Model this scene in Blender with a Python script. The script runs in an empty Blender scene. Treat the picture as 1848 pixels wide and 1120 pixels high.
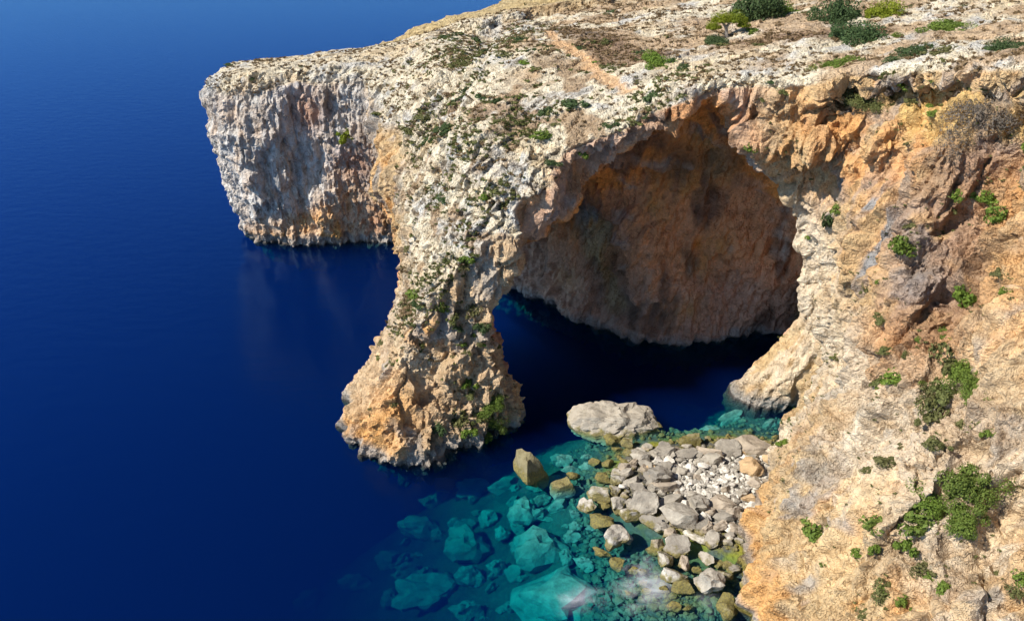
import bpy, bmesh, math, random, time
import numpy as np
from mathutils import Vector, Matrix
from mathutils.bvhtree import BVHTree
T0 = time.time()
sc = bpy.context.scene
COL = sc.collection
R = math.radians

# ------------------------------------------------------------------ camera, sky, sun, exposure
CAM_H, PITCH, FPX = 50.0, 27.0, 1540.0          # metres above the sea, degrees down, focal length for a 1848 px wide frame
cam_d = bpy.data.cameras.new('camera'); cam = bpy.data.objects.new('camera', cam_d); COL.objects.link(cam)
cam.location = (0, 0, CAM_H); cam.rotation_euler = (R(90 - PITCH), 0, 0)
cam_d.sensor_width = 36; cam_d.lens = 36 * FPX / 1848; cam_d.clip_end = 20000; cam_d.clip_start = 0.5
sc.camera = cam
SUN_EL, SUN_DIR = 42.5, (0.91, 0.415)            # elevation; where the sunlight travels in plan
w = bpy.data.worlds.new('World'); sc.world = w; w.use_nodes = True
nt = w.node_tree
sky = nt.nodes.new('ShaderNodeTexSky'); sky.sky_type = 'NISHITA'; sky.sun_disc = False
sky.sun_elevation = R(SUN_EL); sky.sun_rotation = math.atan2(-SUN_DIR[0], -SUN_DIR[1])
sky.air_density = 1.0; sky.dust_density = 0.25; sky.ozone_density = 6.0
nt.nodes['Background'].inputs['Strength'].default_value = 0.078
nt.links.new(sky.outputs[0], nt.nodes['Background'].inputs['Color'])
sun_d = bpy.data.lights.new('sun', 'SUN'); sun_d.energy = 5.0; sun_d.angle = R(0.5); sun_d.color = (1, 0.94, 0.84)
sun = bpy.data.objects.new('sun', sun_d); COL.objects.link(sun)
_l = math.hypot(*SUN_DIR)
sun_vec = Vector((SUN_DIR[0]/_l*math.cos(R(SUN_EL)), SUN_DIR[1]/_l*math.cos(R(SUN_EL)), -math.sin(R(SUN_EL))))
sun.rotation_euler = sun_vec.to_track_quat('-Z', 'Y').to_euler(); sun.location = (-60, -20, 80)
sc.view_settings.view_transform = 'Standard'; sc.view_settings.look = 'None'
sc.view_settings.exposure = 0.62; sc.view_settings.gamma = 1.0; sc.view_settings.use_curve_mapping = False
sc.render.engine = 'CYCLES'
cy = sc.cycles; cy.use_denoising = True; cy.max_bounces = 8; cy.diffuse_bounces = 4; cy.glossy_bounces = 2
cy.transparent_max_bounces = 12; cy.volume_bounces = 0; cy.use_adaptive_sampling = True; cy.adaptive_threshold = 0.02

# ------------------------------------------------------------------ helpers
cP, sP = math.cos(R(PITCH)), math.sin(R(PITCH))
def pray(px, py):
    u = (px - 924) / FPX; v = (py - 560) / FPX
    return np.array([u, cP - v*sP, -sP - v*cP])
def atz(px, py, z):
    d = pray(px, py); t = (z - CAM_H) / d[2]; return (d[0]*t, d[1]*t)
def aty(px, py, y):
    d = pray(px, py); t = y / d[1]; return (d[0]*t, y, CAM_H + d[2]*t)

def sstep(a, b, x):
    t = np.clip((x - a) / (b - a), 0, 1); return t*t*(3 - 2*t)
def smax(a, b, k):
    h = np.clip(0.5 + 0.5*(a - b)/k, 0, 1); return b + (a - b)*h + k*h*(1 - h)
_lat = {}
def vnoise(p, size, seed=0):
    """smooth value noise in -1..1 at points p (N,3); size = cell length, a scalar or three lengths"""
    if seed not in _lat: _lat[seed] = np.random.default_rng(seed).uniform(-1, 1, (32, 32, 32)).astype(np.float32)
    L = _lat[seed]
    q = (p / np.asarray(size, np.float32)).astype(np.float32)
    i = np.floor(q).astype(np.int32); f = q - i; f = f*f*f*(f*(f*6 - 15) + 10)
    i0 = i & 31; i1 = (i + 1) & 31
    x0, y0, z0 = i0.T; x1, y1, z1 = i1.T; fx, fy, fz = f.T
    a = L[x0, y0, z0]; a = a + (L[x1, y0, z0] - a)*fx
    b = L[x0, y1, z0]; b = b + (L[x1, y1, z0] - b)*fx
    a = a + (b - a)*fy
    c = L[x0, y0, z1]; c = c + (L[x1, y0, z1] - c)*fx
    d = L[x0, y1, z1]; d = d + (L[x1, y1, z1] - d)*fx
    c = c + (d - c)*fy
    return a + (c - a)*fz
def fbm(p, size, seed=0, octv=3, gain=0.5):
    s = np.asarray(size, np.float32); o = 0; amp = 1; tot = 0
    for k in range(octv):
        o = o + amp*vnoise(p + 13.7*k, s/(2.03**k), seed + k); tot += amp; amp *= gain
    return o / tot
def worley(p, size, seed=0):
    """F1, F2 (in cells), a random value for the nearest cell, and a randomly tilted facet height in each cell"""
    q = (p / np.asarray(size, np.float32)).astype(np.float32)
    if ('w', seed) not in _lat: _lat['w', seed] = np.random.default_rng(seed + 900).uniform(0, 1, (32, 32, 32, 7)).astype(np.float32)
    L = _lat['w', seed].reshape(-1, 7)
    i = np.floor(q - .5).astype(np.int32); n = len(q)
    f1 = np.full(n, 9, np.float32); f2 = np.full(n, 9, np.float32); best = np.zeros(n, np.int32); E = np.zeros((n, 3), np.float32)
    for dx in (0, 1):
        for dy in (0, 1):
            for dz in (0, 1):
                j = i + np.array([dx, dy, dz], np.int32)
                key = ((j[:, 0] & 31)*32 + (j[:, 1] & 31))*32 + (j[:, 2] & 31)
                e = q - (j + .15 + .7*L[key, :3])
                d = np.sqrt(e[:, 0]**2 + e[:, 1]**2 + e[:, 2]**2)
                m = d < f1
                f2 = np.where(m, f1, np.minimum(f2, d)); f1 = np.where(m, d, f1); best = np.where(m, key, best); E[m] = e[m]
    r = L[best]
    return f1, f2, r[:, 3], (E*(r[:, 4:7]*2 - 1)).sum(1)
def poly_sdf(X, Y, poly):
    """signed distance to a closed polygon, negative inside"""
    P = np.asarray(poly, np.float32); Q = np.roll(P, -1, 0)
    d = np.full(X.shape, 1e9, np.float32); ins = np.zeros(X.shape, bool)
    for (ax, ay), (bx, by) in zip(P, Q):
        ex, ey = bx - ax, by - ay; wx, wy = X - ax, Y - ay
        t = np.clip((wx*ex + wy*ey) / (ex*ex + ey*ey + 1e-9), 0, 1)
        d = np.minimum(d, (wx - ex*t)**2 + (wy - ey*t)**2)
        if ay != by:
            c = ((ay > Y) != (by > Y)) & (X < ex*(Y - ay)/(by - ay) + ax)
            ins ^= c
    return np.where(ins, -1, 1)*np.sqrt(d)

def line_dist(X, Y, pts):
    d = np.full(np.shape(X), 1e9)
    for (ax, ay), (bx, by) in zip(pts, pts[1:]):
        ex, ey = bx - ax, by - ay
        t = np.clip(((X - ax)*ex + (Y - ay)*ey)/(ex*ex + ey*ey + 1e-9), 0, 1)
        d = np.minimum(d, np.hypot(X - ax - ex*t, Y - ay - ey*t))
    return d

# ------------------------------------------------------------------ the rock mass as a distance field
H_ = 0.4
GX0, GX1, GY0, GY1, GZ0, GZ1 = -52, 64, 24, 206, -7, 45
gx = np.arange(GX0, GX1, H_, dtype=np.float32); gy = np.arange(GY0, GY1, H_, dtype=np.float32); gz = np.arange(GZ0, GZ1, H_, dtype=np.float32)
NX, NY, NZ = len(gx), len(gy), len(gz)
XX, YY = np.meshgrid(gx, gy, indexing='ij')

BACK = [(-44, 136), (-38, 150), (-22, 162), (-8, 178), (2, 196), (10, 230), (90, 240), (90, 10)]   # hidden sides
def outer(leg, head, wall):
    return wall + leg + head + BACK
O_LEVELS = {
 -8: outer([(33, 76), (3, 74), (-1, 71), (-4, 69.5), (-9.7, 67.6), (-14.5, 68.4), (-16, 70.5), (-15, 81), (-15, 95), (-17, 114), (-16, 122)],
           [(-23, 122), (-31, 122), (-36, 124), (-41, 127)],
           [(24, 26), (15, 34), (15, 42), (16, 47), (17, 53), (19, 57), (24, 64.8), (27, 69), (31, 75)]),
 0: outer([(33, 76), (0.9, 75), (0.9, 72), (-0.5, 69.2), (-3.5, 67.8), (-6.6, 66.3), (-9.7, 65.8), (-15, 66.7), (-17.4, 68.7), (-17.6, 74), (-16.8, 81), (-16, 95), (-18, 112), (-17, 119)],
          [(-23.7, 118.9), (-32, 118.7), (-37.5, 120.4), (-42.2, 123.8)],
          [(24, 28), (17, 34), (16.5, 41), (17.9, 47.2), (18.9, 53.1), (20.4, 57.1), (24.9, 64.8), (27.4, 69.2), (31.2, 75.1)]),
 5: outer([(33, 76), (0, 76), (0.6, 73.5), (-1.6, 71), (-4.5, 69.5), (-9, 67.2), (-12.4, 68.4), (-13.9, 71.5), (-13.6, 75), (-13, 82), (-15, 95), (-18, 112), (-18, 118.5)],
          [(-24, 118.5), (-32, 118), (-37.5, 119.5), (-42, 122.5)],
          [(27, 29), (20, 35), (19, 42), (19.5, 48), (21, 54), (23, 58.5), (26, 64.8), (28.8, 69.2), (31.6, 75.1)]),
 12: outer([(31, 77), (-0.5, 76.8), (-0.8, 73.4), (-3.0, 70.8), (-6, 69.5), (-8.6, 69.4), (-10.4, 71.6), (-10.8, 76), (-11, 84), (-15, 95), (-18, 110), (-19, 117)],
           [(-24, 117.6), (-32, 117.5), (-38, 118), (-42.6, 122)],
           [(36, 30), (27, 36), (24, 43), (24.5, 50), (26.5, 56), (28, 61), (29.8, 68), (30.8, 74)]),
 18: outer([(28.5, 77.5), (1.4, 76.0), (1.2, 72.6), (-2, 71.4), (-5, 71.6), (-7.6, 72.6), (-9.4, 75.5), (-10.8, 83), (-16, 97), (-19, 110), (-20, 116)],
           [(-24, 116.5), (-33, 117), (-40, 117.5), (-43.2, 122)],
           [(42, 31), (32, 38), (28.8, 45.5), (28, 52), (28.2, 58), (28.8, 65), (28.8, 72)]),
 24: outer([(25.8, 77.4), (18, 79.4), (10, 79), (5.4, 76.6), (2.0, 72.7), (-3, 74.2), (-7, 77.6), (-11, 85), (-15, 98), (-19, 112), (-21, 117)],
           [(-25, 117), (-33, 117), (-39.5, 118), (-43.6, 122.5)],
           [(46, 34), (37, 42), (33, 50), (30.5, 57), (29.6, 64), (28.6, 71), (27, 75)]),
 30: outer([(21.6, 76.6), (16, 75.8), (9, 74.4), (6.2, 74.0), (0, 77.2), (-5, 85), (-11, 98), (-17, 112), (-22, 118)],
           [(-26, 118), (-34, 118), (-39.5, 119), (-43.6, 124)],
           [(50, 37), (41, 45), (35.5, 53), (32.4, 60), (30.8, 66), (28, 71.5), (24.6, 74.6)]),
 36: outer([(20, 75.4), (14, 75.4), (9, 76), (5, 78), (-4, 86), (-11, 98), (-17, 112), (-22, 119)],
           [(-26, 119), (-34, 119), (-39.5, 120), (-43.6, 125)],
           [(54, 38), (44, 48), (37.5, 55.5), (33.4, 63), (30.5, 68.5), (27.4, 72.5), (23.6, 74.8)]),
 46: outer([(20, 75), (14, 75), (9, 76), (5, 78), (-4, 86), (-11, 98), (-17, 112), (-22, 119)],
           [(-26, 119), (-34, 119), (-39.5, 120), (-43.6, 125)],
           [(58, 40), (47, 50), (39, 57), (34, 64), (30.5, 69), (27.4, 73), (23.6, 75)]),
}
V_LEVELS = {
 -8: [(2.5, 60), (2.5, 75), (0, 81), (-8, 83), (-40, 84), (-40, 121), (-17, 122), (2, 106), (16, 93), (21, 92), (28, 93.5), (36, 96), (39, 90), (36, 84), (32.5, 78.5), (30, 74), (24, 60)],
 0: [(1.3, 60), (1.3, 75), (-0.3, 81), (-8, 83), (-40, 84), (-40, 118), (-17, 118.6), (-8, 112), (0.4, 104), (4.4, 99.7), (8.4, 95.1), (14.5, 90.4), (20.3, 89.4), (27.4, 91), (36, 93.6), (39, 90), (36.5, 83.5), (32.6, 78.5), (28.4, 74), (22, 60)],
 5: [(-0.2, 60), (-0.4, 75), (-1.4, 81), (-8, 84), (-40, 86), (-40, 115), (-17, 116), (-5, 109), (1, 102.5), (8, 94.3), (14.5, 89.6), (20.3, 88.6), (28, 90), (36, 92), (38, 88), (34, 82), (31.4, 78), (26.5, 72), (20, 60)],
 11: [(-2.4, 60), (-2.6, 76), (-3.2, 82), (-8, 88), (-40, 91), (-40, 109), (-14, 109), (-3, 105), (3, 100), (8, 93.8), (14.5, 89), (20, 88), (28, 89), (33, 88), (33.5, 83), (30.0, 78.5), (25.5, 72), (20, 60)],
 16: [(-0.8, 60), (-0.7, 78), (-2, 85), (-6, 91), (-10, 97), (-4, 101), (3, 97), (8, 93), (14, 88.6), (20, 87.6), (27, 88), (31.5, 86), (30.6, 81), (28.2, 77.5), (24.5, 72), (20, 60)],
 20: [(3.6, 60), (4.2, 79), (3.5, 85), (5, 91), (9, 91), (14, 88.2), (20, 87.2), (26, 87.3), (29.4, 85), (28.8, 80.5), (27.2, 77.2), (24, 72), (21, 60)],
 24: [(8, 60), (8.8, 80.5), (9, 87.6), (14, 87.6), (20, 86.8), (25, 86), (27, 84), (26.4, 80), (25.2, 77), (21, 60)],
 28: [(11.2, 60), (11.8, 80.5), (13, 85), (19, 85.4), (22.5, 83.5), (22.6, 80), (21.7, 77), (21, 60)],
 30.5: [(15.5, 60), (16, 80), (17, 82.5), (19.3, 82), (20.2, 80), (20.2, 77), (19.6, 60)],
}
def stack(levels, cap):
    zs = sorted(levels); f = np.stack([poly_sdf(XX, YY, levels[z]) for z in zs], 0)
    out = np.empty((NX, NY, NZ), np.float32)
    for k, z in enumerate(gz):
        if z <= zs[0]: out[:, :, k] = f[0]
        elif z >= zs[-1]:
            out[:, :, k] = f[-1] + (cap*(z - zs[-1]) if cap else 0)
        else:
            i = int(np.searchsorted(zs, z, 'right')) - 1; t = (z - zs[i])/(zs[i+1] - zs[i])
            out[:, :, k] = f[i]*(1 - t) + f[i+1]*t
    return out
TOP_PTS = [(800,440,72.6),(800,300,77.2),(800,200,84.5),(800,100,100),(800,68,125),(900,420,72.6),(900,300,76.2),(900,200,83.5),(900,100,98),
 (1000,280,75),(1000,150,90),(1000,60,115),(1110,200,78),(1110,120,88),(1290,135,77),(1290,90,90),(1290,30,110),(1400,140,76),(1400,60,92),
 (1400,0,115),(1500,122,74),(1848,104,60),(1700,107,66),(1848,50,75),(1848,0,88),(700,400,86),(650,290,97),(640,220,110),(600,130,118),
 (600,105,127),(400,142,120),(520,114,121),(700,300,92),(700,200,104),(700,120,118),(690,82,135),(945,22,160),(1100,5,150)]
def top_surface():
    p = np.array([aty(*q) for q in TOP_PTS]); p = np.vstack([p, [(-46, 130, 24), (40, 160, 36), (64, 200, 38), (64, 120, 40), (10, 200, 27), (-30, 150, 22.5), (-22, 148, 23.5), (-8, 164, 25), (0, 180, 26), (60, 45, 44), (64, 70, 42)]])
    n = len(p); D = np.hypot(p[:, None, 0] - p[None, :, 0], p[:, None, 1] - p[None, :, 1])
    K = D + np.eye(n)*-0.6                                             # linear biharmonic-like kernel, slightly smoothed
    A = np.zeros((n + 3, n + 3)); A[:n, :n] = K; A[:n, n] = 1; A[:n, n+1:n+3] = p[:, :2]; A[n:, :n] = A[:n, n:].T
    c = np.linalg.solve(A, np.r_[p[:, 2], 0, 0, 0])
    T = c[n] + c[n+1]*XX + c[n+2]*YY
    for k in range(n): T = T + c[k]*np.hypot(XX - p[k, 0], YY - p[k, 1])
    # the vegetated gully behind the crest, and the far yellow scarp
    def pl(pts, z): return [atz(a, b, z) for a, b in pts]
    g = line_dist(XX, YY, pl([(888, 40), (868, 95), (800, 140), (745, 165)], 30.5)); T = T - 1.7*np.exp(-(g/2.6)**2)
    a, b = np.array(atz(845, 52, 29)), np.array(atz(1110, 12, 31)); t = (b - a)/np.linalg.norm(b - a)
    sd = (XX - a[0])*-t[1] + (YY - a[1])*t[0]; al = (XX - a[0])*t[0] + (YY - a[1])*t[1]
    T = T + 1.5*sstep(0, 1.4, sd + 1.5*np.sin(al*0.35) + np.sin(al*0.9))*sstep(75, 45, al)*sstep(-12, 2, al)
    return T.astype(np.float32)
def up_noise(cell, seed):
    """tensor-product smooth noise on the grid"""
    def mat(n, ext, c):
        pos = np.arange(n)*H_/c; i = pos.astype(int); f = (pos - i); m = np.zeros((n, int(ext/c) + 6), np.float32)
        for k, wt in enumerate(((1 - f)**3/6, (3*f**3 - 6*f**2 + 4)/6, (-3*f**3 + 3*f**2 + 3*f + 1)/6, f**3/6)):
            m[np.arange(n), i + k] = wt
        return m
    cx, cyy, cz = cell
    a, b, c = mat(NX, NX*H_, cx), mat(NY, NY*H_, cyy), mat(NZ, NZ*H_, cz)
    L = np.random.default_rng(seed).uniform(-2.2, 2.2, (a.shape[1], b.shape[1], c.shape[1])).astype(np.float32)
    t = np.tensordot(a, L, (1, 0)); t = np.tensordot(t, b, (1, 1)).transpose(0, 2, 1)
    return np.tensordot(t, c, (2, 1))

def rock_field():
    O = stack(O_LEVELS, 0); V = stack(V_LEVELS, 1.0); T = top_surface()
    n1 = up_noise((7, 7, 9), 1); n2 = up_noise((3.2, 3.2, 3.2), 2); n3 = up_noise((1.6, 1.6, 1.3), 3)
    Z = gz[None, None, :]
    n = 0.85*n1 + 0.5*n2 + 0.22*n3
    dz = Z - T[:, :, None]
    cl = (O + n)
    # undercut ledges under the mainland rim, and a sea-level notch
    ew = sstep(12, 22, XX)[:, :, None]
    cl += ew*(2.3*np.exp(-((dz + 2.6 + 0.9*n1)/0.9)**2)*sstep(-.1, .7, n1 + .5*n2 + .25) - 0.4*np.exp(-((dz + 0.9)/0.7)**2) - 0.8*np.exp(-((dz + 6.0 + n1)/1.4)**2))
    cl += 0.6*np.exp(-((Z - 0.1)/0.7)**2)*(YY > 60)[:, :, None]
    cl -= 0.5*np.exp(-((Z - 1.9)/0.7)**2)*(YY > 100)[:, :, None]
    top = (dz + 0.35*n2 + 0.18*n3 + 0.12*n1)*0.85
    cave = V - 1.5*sstep(-.1, -1.6, Z) + 0.55*n1 + 0.35*n2 + 0.15*n3
    cl = cl + 2.6*sstep(-.1, -1.6, Z)*(YY > 62)[:, :, None]
    d = smax(cl, top, (0.7 + 1.9*sstep(10, -6, XX))[:, :, None])
    # the low rock foot at the right end of the arch
    X3, Y3 = XX[:, :, None], YY[:, :, None]
    d = smax(d, -cave, 0.8)
    a = np.array([25.4, 78.4, -1.5]); b = np.array([33.5, 78.0, 7.0]); ab = b - a
    t = np.clip(((X3 - a[0])*ab[0] + (Y3 - a[1])*ab[1] + (Z - a[2])*ab[2])/(ab@ab), 0, 1)
    foot = np.sqrt((X3 - a[0] - t*ab[0])**2 + ((Y3 - a[1] - t*ab[1])*1.05)**2 + (Z - a[2] - t*ab[2])**2) - (2.2 + 1.7*t)
    d = -smax(-d, -(foot + 0.35*n2 + 0.3*n1 + 0.2*n3), 0.6)
    return d, -cave, top, T

def surface_nets(d):
    s = d < 0
    c = np.zeros((NX-1, NY-1, NZ-1), np.int8)
    for i in (0, 1):
        for j in (0, 1):
            for k in (0, 1): c += s[i:NX-1+i, j:NY-1+j, k:NZ-1+k]
    ci, cj, ck = np.nonzero((c > 0) & (c < 8))
    n = len(ci); idx = np.full((NX-1, NY-1, NZ-1), -1, np.int32); idx[ci, cj, ck] = np.arange(n)
    acc = np.zeros((n, 3), np.float32); cnt = np.zeros(n, np.float32)
    corners = [(i, j, k) for i in (0, 1) for j in (0, 1) for k in (0, 1)]
    for a in corners:
        for ax in range(3):
            if a[ax]: continue
            b = list(a); b[ax] = 1
            da = d[ci+a[0], cj+a[1], ck+a[2]]; db = d[ci+b[0], cj+b[1], ck+b[2]]
            m = (da < 0) != (db < 0); t = np.where(m, da/np.where(m, da - db, 1), 0)
            for q in range(3): acc[:, q] += np.where(m, a[q] + (t if q == ax else 0), 0)
            cnt += m
    v = acc/cnt[:, None] + np.stack([ci, cj, ck], 1); v = v*H_ + np.array([gx[0], gy[0], gz[0]], np.float32)
    quads = []
    for ax in range(3):
        sl0 = [slice(None)]*3; sl1 = [slice(None)]*3; sl0[ax] = slice(0, -1); sl1[ax] = slice(1, None)
        ch = s[tuple(sl0)] != s[tuple(sl1)]
        e = np.argwhere(ch)
        o1, o2 = [(1, 2), (2, 0), (0, 1)][ax]
        ok = (e[:, o1] > 0) & (e[:, o2] > 0) & (e[:, o1] < (NX, NY, NZ)[o1]-1) & (e[:, o2] < (NX, NY, NZ)[o2]-1)
        e = e[ok]
        def g(a, b):
            f = e.copy(); f[:, o1] -= a; f[:, o2] -= b; return idx[f[:, 0], f[:, 1], f[:, 2]]
        q = np.stack([g(1, 1), g(0, 1), g(0, 0), g(1, 0)], 1)
        fl = ~s[e[:, 0], e[:, 1], e[:, 2]]
        q[fl] = q[fl][:, ::-1]; quads.append(q)
    return v, np.concatenate(quads)
def subdivide(v, q):
    n = len(v); e = np.concatenate([q[:, [k, (k+1) % 4]] for k in range(4)]); e.sort(1)
    key = e[:, 0].astype(np.int64)*n + e[:, 1]; u, inv = np.unique(key, return_inverse=True)
    mid = (v[u//n] + v[u % n])/2; cen = v[q].mean(1); m = len(q)
    E = n + inv.reshape(4, m); C = n + len(u) + np.arange(m)
    V = np.concatenate([v, mid, cen]); Q = np.concatenate([np.stack([q[:, k], E[k], C, E[k-1]], 1) for k in range(4)])
    return V, Q
def vnormals(v, q):
    fn = np.cross(v[q[:, 2]] - v[q[:, 0]], v[q[:, 3]] - v[q[:, 1]])
    n = np.zeros_like(v)
    for k in range(4):
        for a in range(3): n[:, a] += np.bincount(q[:, k], fn[:, a], len(v))
    return n/np.maximum(np.linalg.norm(n, axis=1, keepdims=True), 1e-9)
def relax(v, q, it, lam=0.5):
    for _ in range(it):
        s = np.zeros_like(v); c = np.zeros(len(v), np.float32)
        for k in range(4):
            for o in (1, 3):
                for a in range(3): s[:, a] += np.bincount(q[:, k], v[q[:, (k+o) % 4], a], len(v))
                c += np.bincount(q[:, k], minlength=len(v))
        v = v + lam*(s/np.maximum(c, 1)[:, None] - v)
    return v
def grid_sample(F, p):
    q = (p - np.array([gx[0], gy[0], gz[0]], np.float32))/H_
    q = np.clip(q, 0, np.array([NX, NY, NZ]) - 1.001); i = q.astype(np.int32); f = (q - i).astype(np.float32); out = 0
    for a in (0, 1):
        for b in (0, 1):
            for c in (0, 1):
                wt = (f[:, 0] if a else 1 - f[:, 0])*(f[:, 1] if b else 1 - f[:, 1])*(f[:, 2] if c else 1 - f[:, 2])
                out = out + wt*F[i[:, 0] + a, i[:, 1] + b, i[:, 2] + c]
    return out

def hit(F, px, py):
    d = pray(px, py); d = d/np.linalg.norm(d)
    ts = np.arange(38, 190, 0.25); p = np.array([0, 0, CAM_H]) + ts[:, None]*d
    ok = (p[:, 0] > GX0+1) & (p[:, 0] < GX1-1) & (p[:, 1] > GY0+1) & (p[:, 1] < GY1-1) & (p[:, 2] > GZ0+.5) & (p[:, 2] < GZ1-1)
    v = np.where(ok, grid_sample(F, np.clip(p, [GX0+1, GY0+1, GZ0+.5], [GX1-1, GY1-1, GZ1-1])), 1)
    k = np.argmax(v < 0)
    return p[k] if v[k] < 0 else None
# sculpting strokes: points seen on the rock, radius, depth (+ hollows the rock, - builds it out)
STROKES = [
 ([(540,195),(548,300),(540,405)], 2.4, 2.0), ([(620,300),(650,400)], 4.5, 1.3), ([(655,425),(700,430)], 3.0, 2.2), ([(395,190),(450,380)], 5, -0.2),
 ([(378,300),(395,350)], 3.5, 1.3), ([(470,150),(480,250)], 2.5, -0.6), ([(590,330),(580,400)], 2.0, -0.8),
 ([(884,482),(848,543),(798,634),(788,716)], 1.5, 3.0), ([(768,620),(757,724)], 1.3, 2.2), ([(823,690),(885,745)], 2.6, 1.3),
 ([(862,470),(815,610)], 1.4, -1.1), ([(780,560),(740,700)], 1.2, -0.7), ([(928,715),(925,735)], 1.6, -1.2), ([(690,640),(720,800)], 2.2, -0.7),
 ([(740,730),(735,800)], 1.2, 1.0), ([(860,620),(880,650)], 1.5, 1.0), ([(905,640),(900,700)], 1.3, -0.9),
 ([(1848,235),(1775,320),(1715,400),(1700,470)], 2.4, 2.0), ([(1668,610),(1664,620)], 1.4, 2.4), ([(1720,640),(1640,760)], 2.0, 1.2),
 ([(1848,400),(1760,480),(1700,560)], 2.2, 1.5), ([(1680,400),(1655,520)], 2.2, -1.6), ([(1640,850),(1600,960)], 1.8, -1.5), ([(1690,880),(1640,985)], 1.8, 1.4),
 ([(1805,690),(1790,900)], 2.4, 1.4), ([(1380,255),(1400,290)], 2.2, -1.0), ([(1445,325),(1500,340)], 1.8, 1.2), ([(1530,240),(1535,380)], 1.4, 0.9),
 ([(1590,240),(1580,330)], 1.6, -0.7), ([(1500,760),(1440,900)], 2.0, -0.6), ([(1560,830),(1480,990)], 1.6, 0.8), ([(1400,960),(1420,1080)], 1.8, -0.6),
 ([(1760,960),(1800,1060)], 2.4, 1.2), ([(1848,620),(1830,800)], 2.5, -1.2), ([(1350,160),(1365,215)], 1.5, 1.0), ([(1700,260),(1680,330)], 1.8, -1.0),
 ([(1080,300),(1060,420),(1110,560)], 2.6, 1.2), ([(1290,270),(1300,330)], 2.5, 1.0), ([(1180,440),(1170,520)], 2.4, -0.8), ([(1330,400),(1400,500)], 3.0, -0.9),
 ([(1000,520),(1040,560)], 1.5, -0.8), ([(1220,480),(1290,500)], 3, 0.8), ([(1130,590),(1200,600)], 1.8, -0.8), ([(1160,250),(1260,240)], 2.0, 0.9),
 ([(1560,200),(1550,330)], .7, .9), ([(1625,230),(1605,420)], .7, .9), ([(1480,200),(1470,330)], .7, .8), ([(1705,600),(1660,760)], .8, .9), ([(1785,560),(1760,700)], .7, .8), ([(1620,700),(1560,860)], .7, .9),
 ([(1848,480),(1800,560)], .8, 1.0), ([(1520,880),(1470,1010)], .7, .8), ([(1400,212),(1500,232),(1560,250)], .8, 1.0), ([(1560,208),(1700,232),(1760,255)], .8, 1.0), ([(1440,330),(1520,345)], .7, 1.0), ([(1410,190),(1480,205),(1540,212)], .9, -.8),
 ([(1600,440),(1580,560)], .7, .8), ([(1540,560),(1500,700)], .7, .7), ([(1830,900),(1810,1100)], .8, .9), ([(1700,960),(1720,1100)], .7, .8), ([(1580,960),(1560,1110)], .7, .7), ([(1450,470),(1470,600)], .7, .6), ([(700,240),(780,330),(800,400)], 2.0, 0.8), ([(850,260),(900,330)], 2.0, -0.6), ([(900,420),(890,450)], 1.3, -0.7), ([(960,200),(900,300)], 1.8, 0.6),
]
D, CAVE, TOPD, TSURF = rock_field()
for pts, r, amt in STROKES:
    P = [hit(D, *q) for q in pts]; P = [p for p in P if p is not None]
    for a, b in zip(P, P[1:] or P):
        lo = np.minimum(a, b) - 2.4*r; hi = np.maximum(a, b) + 2.4*r
        i0 = np.clip(((lo - [GX0, GY0, GZ0])/H_).astype(int), 0, None); i1 = np.clip(((hi - [GX0, GY0, GZ0])/H_).astype(int) + 1, None, [NX, NY, NZ])
        sl = tuple(slice(u, v) for u, v in zip(i0, i1))
        X, Y, Z = np.meshgrid(gx[sl[0]], gy[sl[1]], gz[sl[2]], indexing='ij')
        ab = b - a; t = np.clip(((X-a[0])*ab[0] + (Y-a[1])*ab[1] + (Z-a[2])*ab[2])/(ab@ab + 1e-6), 0, 1)
        dd = ((X-a[0]-t*ab[0])**2 + (Y-a[1]-t*ab[1])**2 + (Z-a[2]-t*ab[2])**2)/(r*r)
        D[sl] += amt*np.exp(-dd).astype(np.float32)
rv, rq = surface_nets(D)
cen = rv[rq].mean(1)
keep = (cen[:, 2] > GZ0 + 1.2) & (cen[:, 1] > GY0 + 1) & (cen[:, 0] < GX1 - 1.2) & (cen[:, 1] < GY1 - 1.2)
keep &= ~((cen[:, 1] > 140) & (cen[:, 2] < 14)) & ~((cen[:, 0] > 45) & (cen[:, 2] < 10) & (cen[:, 1] > 60))
rq = rq[keep]
used, inv = np.unique(rq, return_inverse=True); rv = rv[used]; rq = inv.reshape(-1, 4)
rv = relax(rv, rq, 1, 0.4)
rv, rq = subdivide(rv, rq); rv = relax(rv, rq, 2, 0.5)
rn = vnormals(rv, rq)

# ------------------------------------------------------------------ rock zones, relief and colour (per vertex)
def blob(pts, r, z=None):
    """soft mask round points seen on the rock"""
    m = np.zeros(len(rv), np.float32)
    for q in pts:
        p = hit(D, *q)
        if p is not None: m = np.maximum(m, np.exp(-(((rv - p)**2).sum(1))/(r*r)))
    return m
x, y, z = rv.T
topd = grid_sample(TOPD, rv); cave_d = grid_sample(CAVE, rv)
M_top = sstep(-1.5, -0.5, topd)*sstep(0.1, 0.45, rn[:, 2])
M_cave = sstep(-1.3, -0.5, cave_d)*sstep(75.5, 77.5, y)*(1 - M_top)*sstep(36, 33, x)
M_cave = M_cave*(1 - sstep(18.5, 21.5, x)*sstep(81, 79, y))
M_head = sstep(108, 113, y)*sstep(-17, -21, x)*(1 - M_top)
M_wall = sstep(22, 27, x)*(1 - M_top)*(1 - M_cave)
M_top = np.maximum(M_top, sstep(.10, .34, rn[:, 2])*sstep(6, 2, x)*sstep(92, 88, y)*sstep(6, 12, z + 3*vnoise(rv, 4, 3))*(y > 60))
M_slope = M_top*sstep(104, 92, y)*sstep(20, 10, x)
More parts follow.
